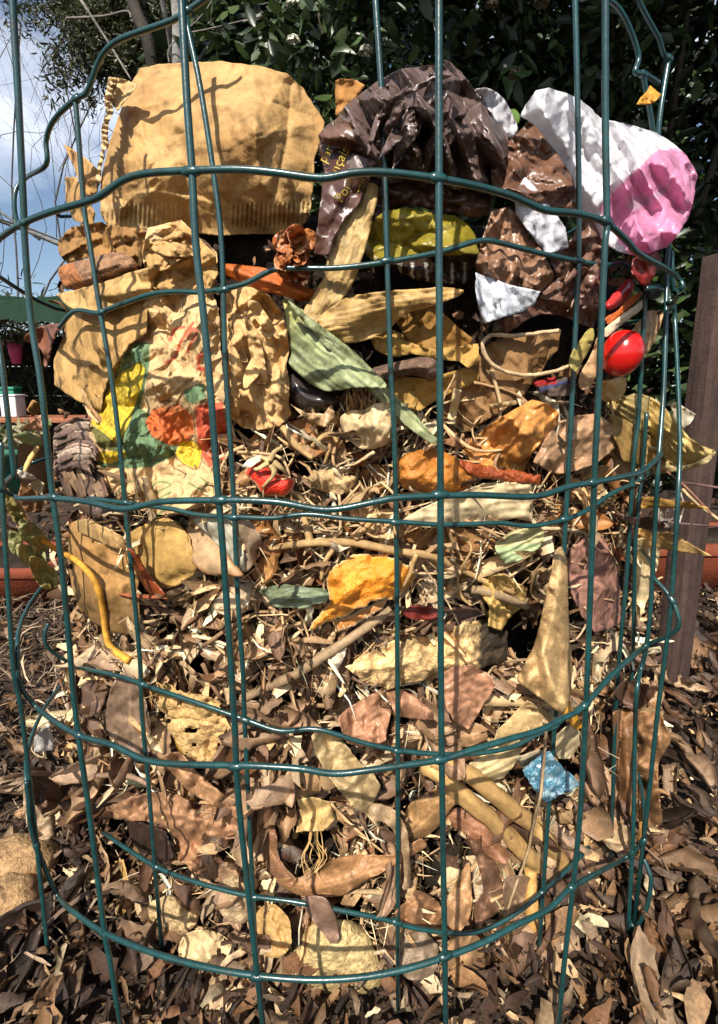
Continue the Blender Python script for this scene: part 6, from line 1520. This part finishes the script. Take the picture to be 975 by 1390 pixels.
GANCH = [((910, 900), 'the brown post foot'), ((950, 790), 'the right terracotta trough'), ((880, 1050), 'the hanging rolled leaf'), ((880, 1200), 'the right ring loop'), ((960, 1340), 'the lower right corner'), ((960, 1050), 'the right picture edge'),
         ((20, 1180), 'the earth clod'), ((20, 800), 'the left terracotta trough'), ((60, 1000), 'the pale grey scrap'), ((90, 1180), 'the flat grey tan leaf'), ((40, 1330), 'the lower left corner'), ((50, 900), 'the leftmost wire')]
USED = set()
def describe(px, py, col, size, noun, anchors):
    l = float(np.mean(col))
    shade = 'pale cream' if l > .42 else 'light tan' if l > .30 else 'tan' if l > .2 else 'brown' if l > .11 else 'dark brown' if l > .05 else 'blackish'
    big = 'large' if size > .058 else 'medium' if size > .04 else 'small' if size > .022 else 'tiny'
    k = min(anchors, key=lambda q: (q[0][0] - px) ** 2 + (q[0][1] - py) ** 2)
    dx, dy = px - k[0][0], py - k[0][1]
    r = math.hypot(dx, dy)
    where = 'just against' if r < 18 else (('right of' if dx > 0 else 'left of') if abs(dx) > 2 * abs(dy) else ('below' if dy > 0 else 'above') if abs(dy) > 2 * abs(dx) else
            ('below and right of' if dx > 0 else 'below and left of') if dy > 0 else ('above and right of' if dx > 0 else 'above and left of'))
    far = 'close ' if r < 45 and r >= 18 else ''
    lab = f'{big} {shade} {noun} {far}{where} {k[1]}'
    for k2 in sorted(anchors, key=lambda q: (q[0][0] - px) ** 2 + (q[0][1] - py) ** 2)[1:5]:
        if lab not in USED:
            break
        lab = f'{big} {shade} {noun} {where} {k[1]}, towards {k2[1]}'
        if len(lab.split()) > 16:
            lab = f'{big} {shade} {noun} {where} {k[1]}'
            if lab in USED:
                lab = f'{big} {shade} {noun} between {k[1]} and {k2[1]}'
            if len(lab.split()) > 16:
                lab = f'{big} {noun} near {k[1]} and {k2[1]}'
    USED.add(lab)
    return lab

def heap_pieces(name, meshes, n, x0, x1, y0, y1, s0, s1, cols, label, cat, group, out, seed, allow=1, upright=False):
    rg = np.random.default_rng(seed)
    k = 0; tries = 0
    while k < n:
        px = x0 + (x1 - x0) * rg.random(); py = y0 + (y1 - y0) * rg.random()
        o_ = out[0] + (out[1] - out[0]) * rg.random()
        rr_ = .36 * (s0 + s1) / 2 / .4
        tst = np.array([(px, py), (px + rr_, py), (px - rr_, py), (px, py + rr_), (px, py - rr_)])
        if lumps((px, py))[0] < -16 or sum((inpoly(tst, h).sum()) for h in HERO if abs(h[0][0] - px) < 200) > allow + (tries % 5 == 0):
            tries += 1
            if tries < 9000:
                continue
        p = onto((px, py), HEAP, o_)[0]
        if p[2] < .004:
            p[2] = .004
        nr = np.array([(p[0] - HEAP[0]) / HEAP[2], (p[1] - HEAP[1]) / HEAP[3], .35]) + rg.normal(size=3) * .7
        if rg.random() < .3:
            nr = -nr
        sz = (s0 + (s1 - s0) * rg.random()) / 1000; cc = pal(cols, 1, rg, .25)[0]
        put(name, meshes[rg.integers(len(meshes))], p, nr, sz, cc, describe(px, py, cc, sz, label, ANCH), cat, group, rg, 1.57 + rg.normal() * .7 if upright else None)
        k += 1
STRIPS = [leaf_mesh(s, 1, w, 0, c, r, 18, 5) for s, w, c, r in [(31, .07, 1.8, 1.2), (32, .05, -1.4, 1.0), (33, .09, 2.2, 1.5), (34, .06, 1.0, 2.0)]]
for m_ in STRIPS:
    m_.materials.append(M['husk'])
LEAFC = [K(190, 156, 124), K(164, 130, 100), K(206, 172, 134), K(142, 110, 86), K(178, 140, 102), K(222, 190, 148), K(120, 92, 74)]
heap_pieces('dry_leaf', LEAVES, 230, 110, 860, 955, 1370, 26, 60, LEAFC + DARK[:2], 'curled dry leaf', 'leaf', 'dry leaves in the lower heap', (-7, 9), 201, 0, True)
heap_pieces('leaf_scrap', LEAVES, 80, 120, 860, 740, 1000, 16, 42, LEAFC, 'crumpled leaf scrap', 'leaf scrap', 'leaf scraps in the middle of the heap', (-6, 4), 202)
heap_pieces('onion_skin', SKINS, 70, 330, 880, 520, 800, 16, 38, [K(214, 160, 100), K(190, 130, 76), K(226, 190, 140), K(170, 104, 70), K(236, 214, 176)], 'papery onion skin', 'onion skin', 'onion skins scattered in the heap', (-8, 2), 203)
heap_pieces('husk_strip', STRIPS, 64, 180, 880, 560, 1000, 26, 56, PALE[1:] + TAN[:3], 'curled husk strip', 'husk strip', 'husk strips tangled in the heap', (-5, 4), 204)
def ground_pieces(n, box_, s0, s1, cols, label, group, seed):
    rg = np.random.default_rng(seed)
    def sc_(px, py, label):
        sz = (s0 + (s1 - s0) * rg.random()) / 1000; cc = pal(cols, 1, rg, .3)[0]
        return sz, cc, describe(px, py, cc, sz, label, GANCH)
    for k in range(n):
        px = box_[0] + (box_[1] - box_[0]) * rg.random(); py = box_[2] + (box_[3] - box_[2]) * rg.random()
        p = on_ground(px, py, .012)
        nr = rg.normal(size=3) * .4 + np.array((0, -.2, 1))
        put('fallen_leaf', LEAVES[rg.integers(len(LEAVES))], p, nr, *sc_(px, py, label), 'leaf', group, rg)
ground_pieces(80, (862, 1010, 830, 1385), 24, 66, DARK + DARK + GREY + GREY + TAN[4:6], 'fallen dry leaf', 'fallen leaves right of the bin', 301)
ground_pieces(60, (-30, 130, 850, 1385), 22, 60, DARK + GREY + TAN[2:6], 'fallen dry leaf', 'fallen leaves left of the bin', 302)

# loose dry stems in the middle of the heap
def stems(n, x0, x1, y0, y1, l0, l1, r0, r1, cols, label, group, out, seed):
    rg = np.random.default_rng(seed)
    for k in range(n):
        c = np.array((x0 + (x1 - x0) * rg.random(), y0 + (y1 - y0) * rg.random()))
        a = rg.random() * 3.14; l = l0 + (l1 - l0) * rg.random()
        d = np.array((math.cos(a), math.sin(a))) * l / 2; nrm_ = np.array((-d[1], d[0])) * .5 * rg.normal()
        o_ = out[0] + (out[1] - out[0]) * rg.random(3)
        r = r0 + (r1 - r0) * rg.random(); cl_ = pal(cols, 1, rg)[0]
        ptube('dry_twig', [c - d, c + nrm_, c + d], o_, [r, r * .85, r * .5], cl_, 'twig', describe(c[0], c[1], cl_, l * .0004, label, ANCH), 'twig', group, seed=k, seg=6)
stems(130, 300, 870, 545, 880, 30, 130, .3, 1.15, PALE[1:4] + TAN[:3], 'dry tangled twig', 'dry stems tangled in the heap', (1, 13), 401)
stems(34, 130, 860, 860, 1330, 50, 170, .5, 1.6, PALE[1:4] + TAN[:5], 'thin dry twig', 'twigs among the lower leaves', (0, 8), 402)
# ------------------------------------------------------------------ the wire bin: green coated welded mesh, two overlapping layers
cage = empty('wire_mesh_bin', (OUTER[0], OUTER[1], 0), 'round bin of dark green coated wire mesh holding the compost heap', 'wire bin')
WC = (0.006, 0.042, 0.043)
WR = 0.00120
PATHS = []
def wire(name, P3, seed):
    PATHS.append((name, seed, np.asarray(P3)))
    return tube(name, P3, WR, WC, 'wire', cage, 9, sub=1, seed=seed)
def vertical(px, ell, top=None, bottom=None, seed=0, blend=False):
    q = catmull(px, 6)
    p = onto(q, ell)
    if blend:
        w = np.clip((q[:, 1] - 330) / 330, 0, 1)[:, None]
        p = onto(q, INNER) * (1 - w) + p * w
    # keep each wire close to upright in depth
    yy = np.polyfit(p[:, 2], p[:, 1], 1)
    if top is not None:
        s = (p[0] - p[8 if len(p) > 8 else -1]); s = s / max(abs(s[2]), 1e-6)
        p = np.vstack([p[0] + s * (top - p[0, 2]), p])
    if bottom is not None:
        s = (p[-1] - p[-9 if len(p) > 8 else 0]); s = s / max(abs(s[2]), 1e-6)
        s[:2] = np.clip(s[:2], -.25, .25)
        p = np.vstack([p, p[-1] - np.array((s[0] * -1, s[1] * -1, s[2] * -1)) * 0 + np.array((s[0] * (p[-1, 2] - bottom), s[1] * (p[-1, 2] - bottom), bottom - p[-1, 2]))])
    return wire('vertical_wire', p, seed)
VO = [  # outer layer
    ([(-8, 440), (0, 476), (10, 557), (20, 650)], None, None),
    ([(2, 600), (3, 660), (11, 800), (19, 911), (30, 970), (51, 1156), (66, 1300)], None, -.01),
    ([(16, -20), (17, 0), (25, 135), (32, 278), (34, 330), (42, 432), (56, 523), (69, 650), (83, 758), (93, 860), (103, 970), (124, 1122), (142, 1264), (149, 1300)], .5, -.01),
    ([(246, -20), (247, 0), (254, 135), (261, 234), (266, 330), (276, 422), (286, 530), (295, 650), (305, 775), (318, 970), (323, 1072), (335, 1190), (347, 1300)], .5, -.01),
    ([(596, -20), (596, 0), (596, 330), (597, 500), (598, 650), (599, 970), (604, 1300)], .5, -.01),
    ([(822, -20), (822, 0), (822, 165), (824, 300), (821, 340), (813, 526), (807, 650), (800, 846), (795, 970), (786, 1125), (767, 1300)], .5, -.01),
    ([(908, 79), (894, 179), (900, 250), (908, 330), (906, 360), (901, 526), (893, 640), (884, 812), (877, 880), (865, 932), (862, 1000), (860, 1118), (853, 1262)], None, -.01),
    ([(912, 340), (913, 378), (918, 470), (922, 567), (922, 640), (911, 819), (893, 965), (884, 1050)], None, -.01),
]
for k, (px, a, b) in enumerate(VO):
    vertical(px, OUTER, a, b, k, k in (6, 7))
VI = [  # inner layer
    ([(102, 130), (108, 203), (115, 288), (122, 330), (135, 415), (151, 510), (162, 600), (171, 694), (179, 775), (190, 894), (193, 970), (201, 1055), (206, 1120)], None, -.01),
    ([(253, 20), (256, 41), (271, 112), (288, 220), (301, 330), (306, 489), (316, 650), (323, 809), (330, 911), (332, 970), (340, 1139), (344, 1220)], .49, -.01),
    ([(509, -20), (510, 0), (520, 162), (525, 330), (530, 489), (537, 650), (540, 970), (540, 1200)], .49, -.01),
    ([(781, -20), (781, 0), (784, 137), (786, 330), (779, 492), (771, 650), (765, 760), (760, 839), (756, 930), (753, 984), (743, 1125), (736, 1228)], .49, -.01),
    ([(872, 96), (886, 175), (890, 250), (884, 330), (877, 389), (867, 560), (860, 629), (851, 777), (843, 867), (836, 960), (832, 1083)], None, -.01),
    ([(878, 560), (872, 640), (863, 729), (860, 863), (856, 960)], None, -.01),
]
for k, (px, a, b) in enumerate(VI):
    vertical(px, INNER, a, b, 20 + k)

def ring(px, ell, close=True, seed=0, name='ring_wire', ends=(0, 0)):
    q = catmull(px, 5)
    p = onto(q, ell)
    if close:
        ex, ey, a, b = ell
        def par(v):
            return math.atan2((v[1] - ey) / b, (v[0] - ex) / a)
        a0, a1 = par(p[-1]), par(p[0])
        while a1 < a0:
            a1 += 2 * math.pi
        n = 44
        th = np.linspace(a0, a1, n + 2)[1:-1]
        r0 = math.hypot((p[-1, 0] - ex) / a, (p[-1, 1] - ey) / b); r1 = math.hypot((p[0, 0] - ex) / a, (p[0, 1] - ey) / b)
        u = np.linspace(0, 1, n + 2)[1:-1]
        rr = r0 + (r1 - r0) * u
        z = p[-1, 2] + (p[0, 2] - p[-1, 2]) * u + .004 * np.sin(u * 2 * math.pi * 7) * np.sin(u * math.pi)
        bk = np.stack([ex + a * rr * np.cos(th), ey + b * rr * np.sin(th), z], 1)
        p = np.vstack([p, bk, p[:1]])
    return wire(name, p, seed)
RO = [
    [(0, 323), (27, 305), (68, 288), (110, 276), (135, 267), (169, 244), (203, 235), (254, 232), (320, 230), (371, 234), (435, 242), (479, 235), (523, 234), (591, 242), (640, 251), (692, 265), (740, 285), (784, 290), (822, 302), (850, 326), (863, 341), (880, 352), (898, 361), (918, 375), (927, 389), (915, 398)],
    [(3, 664), (20, 674), (30, 677), (68, 676), (118, 681), (169, 691), (220, 681), (294, 679), (330, 679), (381, 682), (445, 692), (510, 681), (537, 676), (598, 673), (650, 672), (726, 674), (771, 661), (805, 655), (846, 647), (872, 640), (892, 622)],
    [(24, 880), (25, 917), (34, 941), (59, 968), (105, 997), (152, 1011), (203, 1033), (271, 1038), (337, 1039), (405, 1043), (455, 1050), (510, 1044), (598, 1031), (640, 1018), (692, 1003), (733, 991), (760, 977), (791, 960), (832, 915), (877, 877), (908, 863), (922, 846), (911, 812), (887, 784)],
    [(36, 1060), (39, 1088), (42, 1122), (54, 1160), (78, 1214), (102, 1239), (150, 1270), (230, 1300), (330, 1322), (440, 1330), (540, 1318), (640, 1286), (702, 1255), (743, 1235), (776, 1205), (820, 1180), (856, 1160), (874, 1140)],
]
for k, px in enumerate(RO):
    ring(px, OUTER, True, 40 + k)
RI = [
    [(291, -10), (244, 22), (223, 32), (169, 51), (146, 66), (132, 88), (118, 125), (102, 135), (74, 162), (63, 190), (63, 223), (37, 240), (22, 257), (20, 284), (25, 305)],
    [(81, 445), (102, 422), (132, 425), (152, 418), (203, 400), (237, 396), (278, 396), (330, 386), (364, 369), (388, 364), (455, 364), (523, 356), (598, 342), (650, 327), (681, 330), (726, 342), (777, 353), (819, 360), (846, 358), (860, 375)],
    [(120, 676), (180, 684), (234, 691), (271, 699), (330, 702), (371, 703), (418, 698), (472, 704), (537, 708), (598, 712), (650, 711), (681, 710), (722, 714), (771, 704), (801, 690), (832, 669), (863, 655), (884, 640)],
    [(66, 846), (61, 860), (64, 877), (85, 894), (115, 907), (166, 919), (220, 938), (280, 958), (337, 978), (381, 992), (432, 990), (500, 1010), (570, 1022), (640, 1023), (692, 1015), (722, 1001), (760, 980), (800, 950)],
    [(140, 1130), (220, 1180), (320, 1212), (400, 1224), (469, 1237), (523, 1248), (570, 1261), (641, 1266), (700, 1240), (760, 1190), (800, 1150)],
]
for k, px in enumerate(RI):
    ring(px, INNER, False, 60 + k)
# upper edge at right, upper and lower loops
wire('ring_wire', onto(catmull([(800, -12), (829, 2), (846, 21), (860, 52), (867, 79), (862, 98), (874, 100), (894, 113)], 5), INNER), 71)
wire('ring_wire', onto(catmull([(860, -30), (867, 0), (880, 27), (894, 52), (901, 74), (908, 80)], 5), INNER), 72)
wire('ring_wire', onto(catmull([(862, 1262), (877, 1235), (884, 1197), (880, 1180), (874, 1166)], 5), OUTER), 73)
wire('ring_wire', onto(catmull([(877, 392), (888, 391), (900, 394)], 5), INNER, 20), 74)
# the back of the bin
for k in range(11):
    a = math.radians(18 + k * 14.6)
    x = OUTER[0] + OUTER[2] * math.cos(a); y = OUTER[1] + OUTER[3] * math.sin(a)
    j = rg.normal(size=(6, 2)) * .002
    z = np.linspace(-.01, .46, 6)
    wire('vertical_wire', catmull(np.stack([x + j[:, 0], y + j[:, 1], z], 1), 4), 80 + k)
th = np.linspace(math.radians(5), math.radians(178), 60)
wire('ring_wire', np.stack([OUTER[0] + OUTER[2] * np.cos(th), OUTER[1] + OUTER[3] * np.sin(th), .455 + .004 * np.sin(th * 22)], 1), 95)

# weld lumps where uprights and rings of one layer cross
VS = []; QS = []; TS = []; off = 0
for n1, s1_, p1 in PATHS:
    if n1 != 'vertical_wire':
        continue
    for n2, s2_, p2 in PATHS:
        if n2 != 'ring_wire' or (s1_ < 20) != (s2_ < 60 or s2_ in (72, 73)):
            continue
        q1 = resample(p1, .002); q2 = resample(p2, .002)
        D = np.linalg.norm(q1[:, None] - q2[None], axis=2)
        k = np.unravel_index(D.argmin(), D.shape)
        if D[k] > .008:
            continue
        m_ = (q1[k[0]] + q2[k[1]]) / 2
        dr = q2[min(k[1] + 1, len(q2) - 1)] - q2[max(k[1] - 1, 0)]; dr /= np.linalg.norm(dr)
        V, fs = tube_arrays(np.array([m_ - dr * .0032, m_ - dr * .0015, m_ + dr * .0012, m_ + dr * .0030]), np.array([.0011, .00178, .0017, .0011]) + max(0, D[k] / 2 - .0016), 8)
        VS.append(V); QS.append(fs[0] + off); TS.append(fs[1] + off); off += len(V)
V = np.vstack(VS)
link('weld_joints', raw_mesh('weld_joints', V, [np.vstack(QS), np.vstack(TS)], np.tile(WC, (len(V), 1))), M['wire'], cage)['kind'] = 'stuff'
